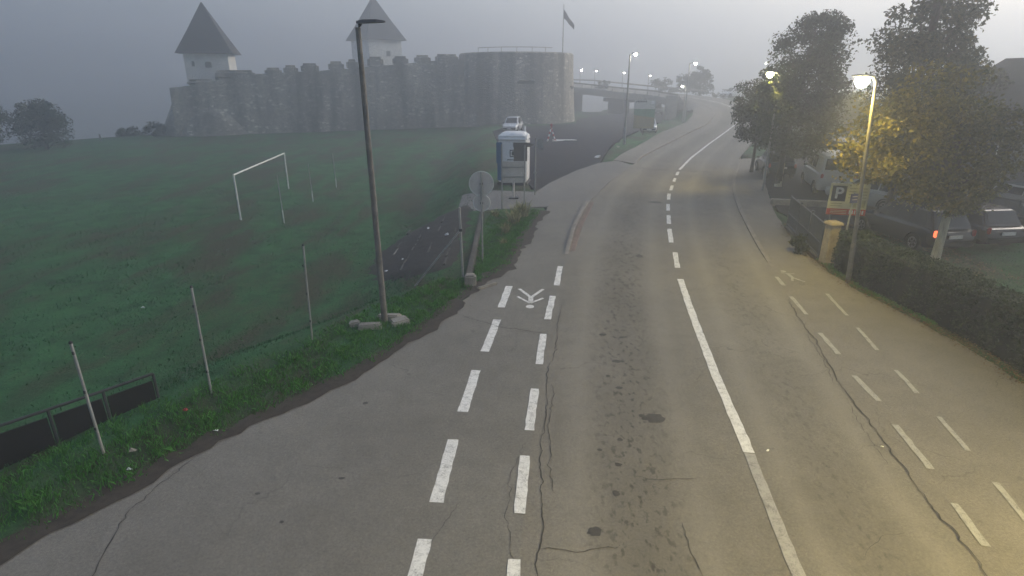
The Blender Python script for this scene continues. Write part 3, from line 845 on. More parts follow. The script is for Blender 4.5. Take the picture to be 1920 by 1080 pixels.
for (x0, y0), (x1, y1) in zip(rp[:-1], rp[1:]):
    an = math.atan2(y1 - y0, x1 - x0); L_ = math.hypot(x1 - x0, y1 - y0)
    MB().box(((x0 + x1) / 2, (y0 + y1) / 2, .02), (L_ - .09, .03, .72), an).build('panel', PORT, rl)  # near-black sheets added to stand for the shaded slope below the rail

# ------------------------------------------------------------------ concrete wall end, overgrown stepped bank
cw = empty('low_concrete_wall', (-1.25, 16.7, 0), 0, 'low mossy concrete wall running back from the braced post', 'wall')
MB().box((-.12, 6.0, -.05), (.2, 12, .5)).build('wall', CONCD, cw, bevel=.03)
MB().box((-.02, -.1, .12), (.34, .34, .5)).build('end_block', CONC, cw, bevel=.05)
BKP = np.array(bank_poly)
def bank_z(x, y):
    x = np.asarray(x); y = np.asarray(y)
    d = np.sqrt((x[:, None] - BKP[:, 0]) ** 2 + (y[:, None] - BKP[:, 1]) ** 2).min(1)
    return g(x, y) - .07 + .14 * sst(.05, .55, d) + .03 * np.sin(x * 7.3 + y) * np.sin(y * 5.1 - x * 2)
bank = drape('soil_bank', bank_poly, SOIL, .35, .0, zfun=bank_z)
sb = empty('stepped_bank', (-3.6, 22.5, -.3), 0, 'dark overgrown bank of broken concrete steps below the wall', 'steps')
for k, xs in enumerate((-2.3, -3.15, -4.0, -4.85)):
    y = 18.6 + k * .5
    while y < 27.2 - k * .35:
        L_ = random.uniform(.5, 1.5)
        if random.random() < .5:
            z = gz(xs, y + L_ / 2)
            MB().box((xs + 3.6 + random.uniform(-.05, .05), y + L_ / 2 - 22.5, z + .3 + .0), (.11, L_, .16), random.uniform(-.03, .03), R(random.uniform(-4, 4))).build('step_edge', CONC if random.random() < .35 else CONCD, sb, bevel=.025)
        y += L_ + random.uniform(.05, .5)
# broken slabs around the lamp foot
for i, (x, y, w, d, a, lab) in enumerate([(-3.62, 13.45, .62, .3, .1, 'cracked concrete slab in front of the lamp post foot'), (-2.92, 13.75, .5, .42, .5, 'tilted concrete slab on the road side of the lamp post'), (-4.05, 13.6, .28, .24, .3, 'small broken concrete lump left of the lamp post'), (-3.25, 14.05, .7, .3, -.2, 'concrete slab behind the lamp post foot')]):
    t = MB().box((0, 0, .04), (w, d, .16), a, R(random.uniform(-6, 6)), R(random.uniform(-6, 6)), .86).build('concrete_slab', CONC, None, bevel=.03)
    t.location = (x, y, gz(x, y)); tag(t, lab, 'slab', 'broken slabs round the lamp foot')
t = MB().box((0, 0, .02), (.75, .12, .14), R(40)).build('kerb_stone', CONC, None, bevel=.03)
t.location = (-.75, 16.45, 0); tag(t, 'loose pale kerb stone at the grass tip by the footway', 'kerb stone')

# ------------------------------------------------------------------ goal and poles on the field
gl = empty('football_goal', (-14.7, 30.6, gz(-14.7, 30.6)), 0, 'white football goal frame without net standing on the field', 'goal')
dx, dy = -.75, 9.2
z2 = gz(-14.7 + dx, 30.6 + dy) - gz(-14.7, 30.6)
MB().tube([(0, 0, -.2), (0, 0, 2.42)], .048, 10).build('goal_post', WHITEM, gl, smooth=True)
MB().tube([(dx, dy, z2 - .2), (dx, dy, 2.42)], .048, 10).build('goal_post', WHITEM, gl, smooth=True)
MB().tube([(0, 0, 2.42), (dx, dy, 2.42)], .048, 10).build('crossbar', WHITEM, gl, smooth=True)
for x, y, h, lab in [(-12.04, 29.77, 2.5, 'thin pole on the field nearest the goal front'), (-12.34, 35.4, 2.3, 'thin pole on the field right of the far goal post'), (-12.26, 40.2, 2.3, 'thin pole on the field farthest from the camera')]:
    t = empty('field_pole', (x, y, gz(x, y)), 0, lab, 'pole', 'thin poles standing on the field')
    MB().tube([(0, 0, -.2), (0, 0, h * .28)], .032, 7).build('lower_tube', WHITEM, t)
    MB().tube([(0, 0, h * .28), (-.03, 0, h)], .025, 7).build('upper_tube', GALV, t)
t = MB().box((0, 0, .4), (.14, .14, .9), 0, 0, 0, .8).build('marker_post', DARKM); t.location = (-49, 70.5, -1.2); tag(t, 'small dark stump at the edge of the foggy field', 'post')

# ------------------------------------------------------------------ signs by the path
t = empty('round_sign_pair', (-1.01, 18.95, gz(-1.01, 18.95)), 0, 'two round traffic signs seen from behind on one steel post', 'sign')
MB().tube([(0, 0, -.3), (0, 0, 3.05)], .03, 8).build('post', GALV, t)
for z, r in ((2.66, .4), (2.02, .28)):
    d = MB(); n = 28
    vs = [(math.cos(2 * math.pi * k / n) * r, y, z + math.sin(2 * math.pi * k / n) * r) for y in (.045, .06) for k in range(n)]
    d.add(vs, [tuple(range(n)), tuple(range(n, 2 * n))[::-1]] + [(k, (k + 1) % n, n + (k + 1) % n, n + k) for k in range(n)])
    o = d.build('sign_disc', SIGNBACK, t)
    ring = [(math.cos(2 * math.pi * k / n) * r, .05, z + math.sin(2 * math.pi * k / n) * r) for k in range(n + 1)]
    MB().tube(ring, .014, 5, False).build('rim', WHITEM, o)
    MB().box((0, .02, z), (.1, .05, .06)).build('bracket', DARKM, o)
GREYP = plain('dull_grey_panel', (.13, .125, .12), .7, 0, .2, 4)
t = empty('two_post_sign', (.05, 26.9, gz(.05, 26.9)), 0, 'grey sign panel seen from behind on two posts', 'sign')
MB().tube([(-.52, 0, -.3), (-.52, 0, 2.98)], .035, 8).build('post', GALV, t)
MB().tube([(.53, 0, -.3), (.53, 0, 2.95)], .035, 8).build('post', GALV, t)
MB().box((0, .06, 1.72), (.98, .025, .98)).build('panel', SIGNBACK, t, bevel=.01)
MB().box((0, .035, 1.95), (1.06, .03, .05)).build('rail', GALV, t)
MB().box((0, .035, 1.5), (1.06, .03, .05)).build('rail', GALV, t)
u = MB().box((.34, .07, 2.62), (.62, .03, .8)).build('upper_panel', GREYP, t, bevel=.01)
MB().prism([(-.0, 2.86), (.78, 2.86), (.98, 2.97), (.78, 3.06), (0, 3.06)], .02, .05).build('arrow_board', GREYP, t)
MB().box((-.64, .07, 2.6), (.26, .03, .95)).build('side_panel', BLUEP, t, bevel=.01)
t = empty('thin_post', (1.21, 30.2, gz(1.21, 30.2)), 0, 'thin grey post right of the two post sign', 'post')
MB().tube([(0, 0, -.3), (0, 0, 2.9)], .035, 8).build('tube', GALV, t)
MB().box((0, 0, 1.15), (.16, .06, .06)).build('clamp', GALV, t)
MB().box((.25, 0, 2.6), (.3, .03, .5)).build('small_plate', GALV, t)
t = empty('bin_post', (.08, 29.3, gz(.08, 29.3)), 0, 'short pale post on a foot plate under the sign panel', 'post')
MB().tube([(0, 0, 0), (0, 0, 1.3)], .06, 8).build('tube', SIGNBACK, t)
MB().box((0, 0, .03), (.5, .4, .06)).build('foot_plate', DARKM, t, bevel=.01)

# ------------------------------------------------------------------ portable toilet
t = empty('portable_toilet', (.12, 33.6, gz(.12, 33.6)), R(-9), 'white and blue portable toilet cabin beside the car park', 'portable toilet')
w, dp, h = 1.62, 1.5, 2.42
MB().box((0, 0, .08), (w + .1, dp + .1, .16)).build('base', DARKM, t, bevel=.03)
MB().box((.0, .02, h / 2 + .1), (w, dp, h - .1)).build('cabin', WHITEP, t, bevel=.06)
MB().box((-w / 2 + .12, -dp / 2 - .01, h / 2 + .1), (.26, .1, h - .3)).build('corner_panel', BLUEP, t, bevel=.03)
MB().box((-w / 2 - .02, 0, h / 2 + .1), (.06, dp * .9, h - .3)).build('side_panel', BLUEP, t, bevel=.02)
d = MB().box((.1, -dp / 2 - .02, h / 2 + .12), (1.0, .06, h - .4)).build('door', WHITEP, t, bevel=.02)
MB().box((-.3, -dp / 2 - .07, h / 2), (.05, .05, .25)).build('handle', DARKM, d)
for px, pz, sx, sz in ((.05, 1.95, .34, .05), (.05, 1.6, .34, .05), (-.1, 1.78, .05, .3), (.2, 1.78, .05, .3), (.05, 1.78, .12, .22), (-.02, 1.42, .5, .05)):
    MB().box((px, -dp / 2 - .053, pz), (sx, .008, sz)).build('emblem_bar', DARKM, d)
rf = MB(); vs = []
for z, kx, ky in ((h, 1.02, 1.03), (h + .22, 1.05, 1.06), (h + .4, .92, .86), (h + .48, .6, .5)):
    vs += [(-w / 2 * kx, -dp / 2 * ky, z), (w / 2 * kx, -dp / 2 * ky, z), (w / 2 * kx, dp / 2 * ky, z), (-w / 2 * kx, dp / 2 * ky, z)]
rf.add(vs, [(4 * i + k, 4 * i + (k + 1) % 4, 4 * i + 4 + (k + 1) % 4, 4 * i + 4 + k) for i in range(3) for k in range(4)] + [(3, 2, 1, 0), (12, 13, 14, 15)])
rf.build('roof', WHITEP, t, smooth=True, bevel=.1, seg=3)
MB().tube([(.55, .5, h), (.55, .5, h + .75)], .06, 8).build('vent_pipe', WHITEP, t)

# ------------------------------------------------------------------ trestle, litter, billboard
t = empty('barrier_trestle', (3.75, 55.5, gz(3.75, 55.5)), .2, 'red and white barrier trestle standing in the car park', 'barrier')
REDP = plain('red_paint', (.4, .05, .045), .6, 0, .2, 5)
for k in range(6):
    MB().tube([(-.45 + .06 * k, 0, k * .22), (-.45 + .06 * (k + 1), 0, (k + 1) * .22)], .07, 7).build('leg_band', REDP if k % 2 else WHITEP, t)
    MB().tube([(.35 - .08 * k, .1, k * .22), (.35 - .08 * (k + 1), .1, (k + 1) * .22)], .07, 7).build('leg_band', WHITEP if k % 2 else REDP, t)
MB().box((-.08, .05, 1.45), (.2, .2, .3)).build('head', REDP, t, bevel=.04)
t = empty('fallen_barrier_board', (5.0, 56.2, gz(5, 56.2)), .35, 'white barrier board lying flat beside the red trestle', 'board')
MB().box((0, 0, .06), (2.4, .45, .05), 0, R(2)).build('board', WHITEP, t, bevel=.01)
MB().box((-.9, -.45, .05), (1.1, .3, .04), .2).build('broken_piece', WHITEP, t, bevel=.01)
def litter(x, y, s, lab, mat=None, cat='litter'):
    vs = [(rng.normal() * s * .6, rng.normal() * s * .35, abs(rng.normal()) * s * .5 + .01) for _ in range(14)]
    bm = bmesh.new()
    for v in vs: bm.verts.new(v)
    bmesh.ops.convex_hull(bm, input=bm.verts)
    me = bpy.data.meshes.new('litter'); bm.to_mesh(me); bm.free()
    me.materials.append(mat or WHITEP)
    o = bpy.data.objects.new('litter', me); col.objects.link(o); o.location = (x, y, gz(x, y) + .015)
    tag(o, lab, cat, 'scraps of litter')
litter(-5.33, 8.85, .045, 'white scrap on the bare edge between grass and footway')
litter(-6.44, 8.26, .06, 'crumpled pale paper lying on the verge grass', CONC)
litter(-6.2, 7.77, .04, 'small white scrap nearest the camera on the verge')
litter(-6.21, 9.51, .07, 'reddish scrap on the grass below the second fence post', REDP)
litter(-12.21, 17.65, .09, 'lone white scrap out on the dark field')
litter(6.33, 43.5, .25, 'white crumpled bag on the grass strip by the car park', None, 'bag')
litter(9.0, 49.9, .22, 'pale scrap at the foot of the lamp on the grass strip', CONC)
litter(4.35, 8.25, .03, 'tiny white scrap beside the centre line', WHITEP)
litter(6.36, 8.35, .035, 'tiny pale pebble in the long crack by the pavement', WHITEP)
for x, y, s, lab in [(-4.6, 20.3, .09, 'white scrap lowest on the stepped bank'), (-4.2, 21.2, .1, 'pale scrap in the middle of the stepped bank'), (-2.6, 22.6, .1, 'white scrap beside the braced post on the bank'), (-3.7, 25.2, .09, 'white scrap high on the stepped bank')]:
    litter(x, y, s, lab)

bb = empty('billboard', (13.7, 62.2, gz(13.7, 62.2)), R(-6), 'faded green and tan picture board on a post by the car park', 'billboard')
MB().tube([(0, 0.05, -.3), (0, .05, 3.6)], .06, 8).build('post', DARKM, bb)
MB().box((0, 0, 2.1), (2.15, .08, 2.9)).build('board', plain('board_back', (.3, .3, .28), .7), bb)
def face(name, poly, mat, y=-.043): MB().add([(x, y, z) for x, z in poly], [tuple(range(len(poly)))]).build(name, mat, bb)
face('sky_print', [(-1.05, 2.6), (1.05, 2.6), (1.05, 3.53), (-1.05, 3.53)], plain('print_sky', (.55, .56, .53), .7, 0, .06, 3))
face('meadow_print', [(-1.05, 2.0), (1.05, 1.75), (1.05, 2.6), (-1.05, 2.6)], plain('print_green', (.16, .28, .19), .7, 0, .25, 3))
face('field_print', [(-1.05, .67), (1.05, .67), (1.05, 1.75), (-1.05, 2.0)], plain('print_tan', (.3, .26, .14), .7, 0, .3, 3))
for k in range(4): face('print_line', [(-.45, .9 + k * .22), (.75, .9 + k * .22), (.75, .96 + k * .22), (-.45, .96 + k * .22)], CONC, -.046)
for k in range(7): face('title_mark', [(-.9 + k * .16, 3.25), (-.8 + k * .16, 3.25), (-.8 + k * .16, 3.42), (-.9 + k * .16, 3.42)], DARKM, -.046)
MB().lathe([(.02, 0), (.16, .0), (.16, .02)], 14, (0, 0, 0)).build('round_badge', WHITEP, bb, loc=None).matrix_local = Matrix.Translation((.78, -.05, 3.25)) @ Matrix.Rotation(R(90), 4, 'X')

# ------------------------------------------------------------------ vehicles
def make_vehicle(name, loc, rz, label, cat, paint, L_=4.2, W=1.72, H=1.45, hood=1.0, trunk=.2, belt=.92, kind='car', group=None, lit=False, lights=True):
    """x forward; parts: body, cabin, windows, four wheels, lights, bumpers, plates"""
    t = empty(name, loc, rz, label, cat, group)
    hw = W / 2
    xs = [-L_ / 2, -L_ / 2 + .08, -L_ / 2 + .35, -L_ * .12, L_ / 2 - hood, L_ / 2 - .35, L_ / 2 - .06, L_ / 2]
    tops = [belt * .62, belt * .9, belt, belt, belt * .99, belt * .84, belt * .74, belt * .55]
    bots = [.42, .3, .24, .22, .22, .24, .3, .42]
    wid = [.86, .95, .99, 1, 1, .96, .88, .78]
    if kind == 'van':
        tops = [belt * .7, belt, belt, belt, belt, belt * .94, belt * .8, belt * .55]
    m = MB(); vs = []
    for x, zt, zb, k in zip(xs, tops, bots, wid):
        w_ = hw * k; zm = zb + (zt - zb) * .55
        half = [(w_ * .88, zb), (w_ * .98, zb + .12), (w_, zm), (w_ * .97, zt - .07), (w_ * .88, zt)]
        ring = half + [(-a, z) for a, z in half[::-1]]
        vs += [(x, a, z) for a, z in ring]
    n = 10
    m.add(vs, [(i * n + k, i * n + (k + 1) % n, (i + 1) * n + (k + 1) % n, (i + 1) * n + k) for i in range(len(xs) - 1) for k in range(n)] + [tuple(range(n)), tuple(range((len(xs) - 1) * n, len(xs) * n))[::-1]])
    body = m.build('body', paint, t, smooth=True)
    # cabin
    b0, b1 = -L_ / 2 + trunk, L_ / 2 - hood
    t0, t1 = (b0 + (.12 if kind == 'van' else .42), b1 - (.35 if kind == 'van' else .75))
    wb, wt = hw * .9, hw * (.82 if kind == 'van' else .72)
    zb, zt = belt - .06, H
    cabin = MB().add([(b0, -wb, zb), (b1, -wb, zb), (b1, wb, zb), (b0, wb, zb), (t0, -wt, zt), (t1, -wt, zt), (t1, wt, zt), (t0, wt, zt)],
                     [(3, 2, 1, 0), (4, 5, 6, 7), (0, 1, 5, 4), (1, 2, 6, 5), (2, 3, 7, 6), (3, 0, 4, 7)])
    cb = cabin.build('cabin', paint, t, smooth=True, bevel=.07, seg=3)
    def pane(p00, p10, p11, p01, u0, u1, v0, v1, nm='window'):
        A, B, C, D = map(Vector, (p00, p10, p11, p01))
        def at_(u, v): return (A * (1 - u) + B * u) * (1 - v) + (D * (1 - u) + C * u) * v
        q = [at_(u0, v0), at_(u1, v0), at_(u1, v1), at_(u0, v1)]
        nr = (q[1] - q[0]).cross(q[3] - q[0]).normalized()
        cen = sum(q, Vector()) / 4
        if nr.dot(cen - Vector((0, 0, (zb + zt) / 2))) < 0: nr = -nr
        return MB().add([p + nr * .014 for p in q], [(0, 1, 2, 3)]).build(nm, GLASS, cb)
    P = cabin.v
    pane(P[1], P[2], P[6], P[5], .08, .92, .14, .9, 'windscreen')
    if kind == 'van':
        pane(P[3], P[0], P[4], P[7], .07, .47, .3, .86, 'rear_window'); pane(P[3], P[0], P[4], P[7], .53, .93, .3, .86, 'rear_window')
    else:
        pane(P[3], P[0], P[4], P[7], .1, .9, .22, .86, 'rear_window')
    for a, b, c, d in ((P[0], P[1], P[5], P[4]), (P[2], P[3], P[7], P[6])):
        fl = a[0] > b[0]
        for u0, u1 in ((.1, .34), (.37, .62), (.65, .9)):
            if kind == 'van' and (u0 < .6) != fl: continue
            pane(a, b, c, d, u0, u1, .2, .88)
    # wheels with arches
    wr = .31
    for x in (-L_ * .31, L_ * .31):
        for s in (-1, 1):
            wh = MB(); wh.lathe([(wr * .62, -.1), (wr * .96, -.1), (wr, -.05), (wr, .05), (wr * .96, .1), (wr * .62, .1)], 22)
            o = wh.build('wheel', BLACK, t, smooth=True)
            o.matrix_local = Matrix.Translation((x, s * (hw - .1), wr)) @ Matrix.Rotation(R(90), 4, 'X')
            rm = MB()
            rm.lathe([(.03, .075 * -s), (wr * .2, .085 * -s), (wr * .64, .07 * -s), (wr * .66, .1 * -s)], 20)
            rm.build('rim', RIM, o)
            for k in range(5):
                an = 2 * math.pi * k / 5
                MB().box((math.cos(an) * wr * .36, math.sin(an) * wr * .36, -.098 * s), (wr * .3, .07, .012), an).build('slot', BLACK, o)
            ar = MB(); arc = [(x + math.cos(q) * (wr + .05), s * (hw + .004), wr + math.sin(q) * (wr + .05)) for q in np.linspace(-.1, math.pi + .1, 14)]
            ar.tube(arc, .03, 5).build('wheel_arch', BLACK, t)
    if lights:
        for s in (-1, 1):
            MB().box((L_ / 2 - .09, s * hw * .62, belt * .66), (.14, .36, .15), 0, R(-14)).build('headlight', LENSW, t, bevel=.03)
            zz = belt * (.86 if kind != 'van' else .9)
            MB().box((-L_ / 2 + .06, s * hw * .84, zz), (.1, .13, .24)).build('tail_light', LITR if lit and s > 0 else LENSR, t, bevel=.03)
    MB().box((L_ / 2 - .02, 0, .42), (.1, W * .8, .16)).build('front_bumper', BLACK, t, bevel=.03)
    MB().box((-L_ / 2 + .02, 0, .42), (.1, W * .84, .18)).build('rear_bumper', BLACK if kind != 'van' else paint, t, bevel=.03)
    MB().box((-L_ / 2 - .02, 0, .68), (.03, .5, .11)).build('number_plate', PLATE, t)
    MB().box((L_ / 2 + .03, 0, .42), (.03, .5, .11)).build('number_plate', PLATE, t)
    for k in (-.12, .12): MB().box((L_ / 2 - .035, k, belt * .66), (.05, .16, .06)).build('grille_slot', BLACK, t)
    for s in (-1, 1): MB().box((b1 - .35, s * (hw + .06), belt + .05), (.12, .18, .13)).build('mirror', BLACK, t, bevel=.03)
    return t
LITR = emit('lit_tail_light', (1.0, .14, .05), .9)
CW = m_carpaint('white_car_paint', (.72, .73, .75))
CG = m_carpaint('grey_white_van_paint', (.42, .43, .43), .45)
CD = m_carpaint('dark_car_paint', (.022, .021, .028))
CB = m_carpaint('maroon_car_paint', (.03, .018, .022))
CS = m_carpaint('silver_car_paint', (.3, .32, .32))
CK = m_carpaint('black_green_car_paint', (.02, .026, .026))
make_vehicle('parked_car', (.1, 67.6, gz(.1, 67.6)), R(-102), 'white hatchback facing the camera below the round bastion', 'car', CW, 4.1, 1.78, 1.55)
make_vehicle('parked_car', (15.2, 66.4, float(g(15.2, 66.4))), R(-100), 'white car half hidden behind the picture board', 'car', CW, 4.0, 1.7, 1.5)
make_vehicle('parked_car', (37.2, 102.0, gz(37.2, 102.0)), R(200), 'far white car parked right of the bend in the fog', 'car', CW, 4.3, 1.75, 1.55)
make_vehicle('parked_van', (25.8, 108.2, gz(25.8, 108.2)), R(-92), 'dim grey van parked under the bridge deck', 'van', CS, 4.6, 1.85, 1.95, hood=.9, kind='van', belt=1.1)
make_vehicle('parked_van', (17.3, 31.8, gz(17.3, 31.8)), R(75), 'pale van seen from behind above the parking sign', 'van', CG, 4.6, 1.85, 2.0, hood=.85, trunk=.04, kind='van', belt=1.12)
make_vehicle('parked_van', (20.4, 36.4, gz(20.4, 36.4)), R(66), 'dark van with pale roof rack behind the pale van', 'van', CD, 4.9, 1.9, 2.2, hood=.85, trunk=.05, kind='van', belt=1.15)
make_vehicle('parked_car', (16.5, 36.6, gz(16.5, 36.6)), R(78), 'dark car under the dense tree beside the pale van', 'car', CK, 4.1, 1.7, 1.45)
make_vehicle('parked_car', (15.2, 21.6, gz(15.2, 21.6)), R(97), 'dark estate car with lit red tail light beside the white tree trunk', 'car', CD, 4.3, 1.76, 1.55, hood=1.1, trunk=.12, lit=True)
make_vehicle('parked_car', (17.45, 22.0, gz(17.45, 22.0)), R(96), 'dark maroon car just right of the white tree trunk', 'car', CB, 4.2, 1.74, 1.45)
make_vehicle('parked_car', (19.8, 23.2, gz(19.8, 23.2)), R(100), 'blackish car with pale number plate right of the maroon one', 'car', CK, 4.2, 1.74, 1.45)
make_vehicle('parked_car', (22.3, 25.4, gz(22.3, 25.4)), R(104), 'silver grey car at the right edge near the dark house', 'car', CS, 4.2, 1.74, 1.5)
make_vehicle('parked_car', (17.2, 27.3, gz(17.2, 27.3)), R(110), 'pale roofed car behind the dark estate car', 'car', CS, 4.2, 1.74, 1.5)

# ------------------------------------------------------------------ right side: gate pillar, fence, signs, house
t = empty('gate_pillar', (10.72, 18.75, gz(10.7, 18.7)), R(8), 'yellowish weathered concrete gate pillar at the hedge end', 'pillar')
PILM = plain('yellow_concrete', (.36, .30, .19), .9, 0, .35, 3)
MB().box((0, 0, .62), (.38, .38, 1.5), 0, 0, 0, .94).build('shaft', PILM, t, bevel=.03)
MB().box((0, 0, 1.4), (.46, .46, .1), 0, 0, 0, .85).build('cap', PILM, t, bevel=.02)
fa, fb = Vector((10.62, 19.1, .02)), Vector((11.45, 23.4, .12))
t = empty('iron_fence', fa, math.atan2(fb.y - fa.y, fb.x - fa.x), 'dark iron bar fence between pavement and car park', 'fence')
FL_ = (fb - fa).length
IRON = plain('grey_iron', (.1, .11, .125), .6, .3, .25, 5)
for z in (.18, .62, 1.32): MB().tube([(0, 0, z), (FL_, 0, z + .08)], .024, 6).build('rail', IRON, t)
bar = None
for k in range(40):
    x = .06 + k * (FL_ - .12) / 39
    if bar is None:
        bar = MB().box((0, 0, .72), (.028, .028, 1.2)).build('bar', IRON, t); bar.location = (x, 0, 0)
    else:
        b2 = bar.copy(); col.objects.link(b2); b2.parent = t; b2.location = (x, 0, .08 * k / 39)
for x in (0, FL_ / 3, FL_ * 2 / 3, FL_): MB().box((x, 0, .7), (.07, .07, 1.5)).build('post', IRON, t)
MB().box((FL_ / 2, 0, .02), (FL_, .2, .26)).build('plinth', CONCD, t)
# low wall edge of the court beyond
t = MB().box((0, 0, .1), (4.6, .3, .35), R(-14)).build('court_wall', CONC, None, bevel=.03)
t.location = (14.9, 27.4, .15); tag(t, 'low pale concrete edging behind the iron fence', 'wall')
ps = empty('parking_sign', (12.35, 21.0, gz(12.35, 21.0)), R(-14), 'cream parking board with white P and red bottom strip', 'sign')
for s in (-.55, .55): MB().tube([(s, .06, -.3), (s, .06, 2.7)], .035, 8).build('post', GALV, ps)
CREAM = plain('cream_board', (.62, .6, .42), .6, 0, .15, 4)
bz0 = 1.32
bd = MB().box((0, 0, bz0 + .67), (1.52, .05, 1.34)).build('board', CREAM, ps, bevel=.01)
def pf(name, x0, x1, z0, z1, mat, y=-.03): return MB().box(((x0 + x1) / 2, y, bz0 + (z0 + z1) / 2), (x1 - x0, .012, z1 - z0)).build(name, mat, ps)
NAVY = plain('navy_print', (.02, .022, .06), .5, 0, .1, 4)
SIGNR = plain('sign_red', (.5, .055, .03), .55, 0, .12, 4)
TANP = plain('faded_print', (.42, .4, .24), .6, 0, .3, 9)
pf('navy_field', -.68, -.12, .58, 1.24, NAVY)
pf('red_strip', -.76, .76, .0, .26, SIGNR)
for k in range(4): pf('print_line', -.02, .68, 1.12 - k * .13, 1.17 - k * .13, TANP)
for k in range(2): pf('print_line', -.66, -.2, .36 + k * .1, .40 + k * .1, TANP)
pf('map_print', .1, .68, .34, .66, TANP)
def text_part(body, size, loc, mat, parent, name='lettering'):
    cu = bpy.data.curves.new(name, 'FONT'); cu.body = body; cu.size = size; cu.extrude = .004; cu.align_x = 'CENTER'; cu.align_y = 'CENTER'
    cu.offset = size * .025
    cu.materials.append(mat)
    tmp = bpy.data.objects.new(name, cu); col.objects.link(tmp)
    bpy.context.view_layer.update()
    me = bpy.data.meshes.new_from_object(tmp.evaluated_get(bpy.context.evaluated_depsgraph_get()))
    bpy.data.objects.remove(tmp)
    o = bpy.data.objects.new(name, me); col.objects.link(o); o.parent = parent
    o.location = loc; o.rotation_euler = (R(90), 0, 0)
    return o
ps.scale = (.86, .86, .86)
text_part('P', .66, (-.4, -.043, bz0 + .91), WHITEP, ps)
xk = .12
for k, (w_, h_) in enumerate([(.05, .16), (.09, .16), (.05, .16), (.1, .15), (.05, .16), (.08, .16)]):
    pf('letter_mark', xk, xk + w_ * .8, .05, .05 + h_, WHITEP, -.038); xk += w_ + .03
for k in range(3): pf('small_print', -.62, .02, .05 + k * .065, .075 + k * .065, CREAM, -.038)
t = empty('small_blue_sign', (10.9, 18.3, gz(10.9, 18.3)), R(18), 'small dark blue plate on a thin post before the parking board', 'sign')
MB().tube([(0, 0, -.3), (.05, 0, 2.5)], .025, 8).build('post', GALV, t)
MB().box((.05, -.03, 2.32), (.33, .02, .3)).build('plate', plain('blue_plate', (.05, .055, .17), .5, 0, .12, 5), t)
for k in range(2): MB().box((.05, -.043, 2.38 - k * .1), (.2, .006, .02)).build('lettering', SIGNBACK, t)

hs = empty('dark_house', (27.2, 28.5, gz(27, 28)), R(6), 'dark foggy house with pitched roof at the right edge', 'house')
HW = plain('house_wall', (.085, .09, .095), .9, 0, .25, 1.2)
MB().box((0, 0, 2.1), (8, 9, 4.4)).build('wall', HW, hs)
MB().prism([(-4.5, 4.15), (4.5, 4.15), (0, 6.8)], -5.0, 5.0).build('roof', SHINGLE, hs)
dd = MB().box((-4.02, -2.6, 1.5), (.06, 1.1, 2.2)).build('door', plain('pale_door', (.25, .28, .28), .7, 0, .15, 3), hs)
MB().box((-4.07, -2.2, 1.3), (.05, .05, .18)).build('handle', DARKM, dd)
for y in (0, 2.6):
    f = MB().box((-4.02, y, 2.2), (.06, 1.2, 1.2)).build('window', GLASS, hs)
    MB().box((-4.06, y, 1.55), (.16, 1.4, .08)).build('sill', CONC, f)
    MB().box((-4.05, y, 2.2), (.05, .06, 1.2)).build('mullion', WHITEM, f)

# ------------------------------------------------------------------ vegetation
G_DARK = m_leaf('leaf_dark_green', [(0, (.014, .022, .012)), (.5, (.03, .045, .02)), (.9, (.055, .072, .03)), (1, (.10, .10, .035))], .25)
G_AUT = m_leaf('leaf_autumn', [(0, (.034, .046, .016)), (.35, (.085, .09, .028)), (.65, (.17, .145, .036)), (1, (.3, .235, .055))], .4)
G_MIX = m_leaf('leaf_green_yellow', [(0, (.022, .034, .016)), (.55, (.045, .06, .025)), (.85, (.09, .09, .032)), (1, (.15, .12, .04))], .35)
G_HEDGE = m_leaf('leaf_hedge', [(0, (.014, .024, .012)), (.5, (.026, .044, .02)), (1, (.06, .085, .035))], .2)
G_BLADE = m_leaf('grass_blades', [(0, (.036, .085, .022)), (.45, (.066, .2, .042)), (.8, (.1, .29, .058)), (1, (.2, .24, .085))], .35)
G_FIELD = m_leaf('field_blades', [(0, (.022, .052, .023)), (.5, (.039, .115, .045)), (.85, (.058, .16, .062)), (1, (.10, .095, .05))], .3)
G_YUCCA = m_leaf('yucca_blades', [(0, (.10, .12, .045)), (.5, (.24, .25, .11)), (1, (.48, .44, .24))], .3)
G_FALL = m_leaf('fallen_leaf', [(0, (.05, .032, .016)), (.5, (.12, .075, .03)), (1, (.24, .19, .08))], .1)
def leaf_mesh(name, P, size, mat, parent, up=.3, droop=0, tint=None, aspect=.55):
    n = len(P)
    nr = rng.normal(size=(n, 3)); nr[:, 2] += up * 2; nr /= np.linalg.norm(nr, axis=1)[:, None]
    a = np.cross(nr, rng.normal(size=(n, 3))); a /= np.linalg.norm(a, axis=1)[:, None] + 1e-9
    b = np.cross(nr, a)
    s = (size * rng.uniform(.6, 1.4, n))[:, None]
    fold = nr * s * .12
    V = np.stack([P - a * s * .5, P + b * s * aspect * .5 + fold, P + a * s * .5, P - b * s * aspect * .5 + fold], 1).reshape(-1, 3)
    Fc = np.arange(4 * n).reshape(n, 4)
    t = rng.beta(2, 2.4, n) if tint is None else tint
    return npmesh(name, V, Fc, mat, parent, {'tint': ('FACE', t)})
def ball(a, b):
    d = rng.normal(size=(a, b, 3)); d /= np.linalg.norm(d, axis=2)[:, :, None]
    return d * (rng.random((a, b, 1)) ** .45)
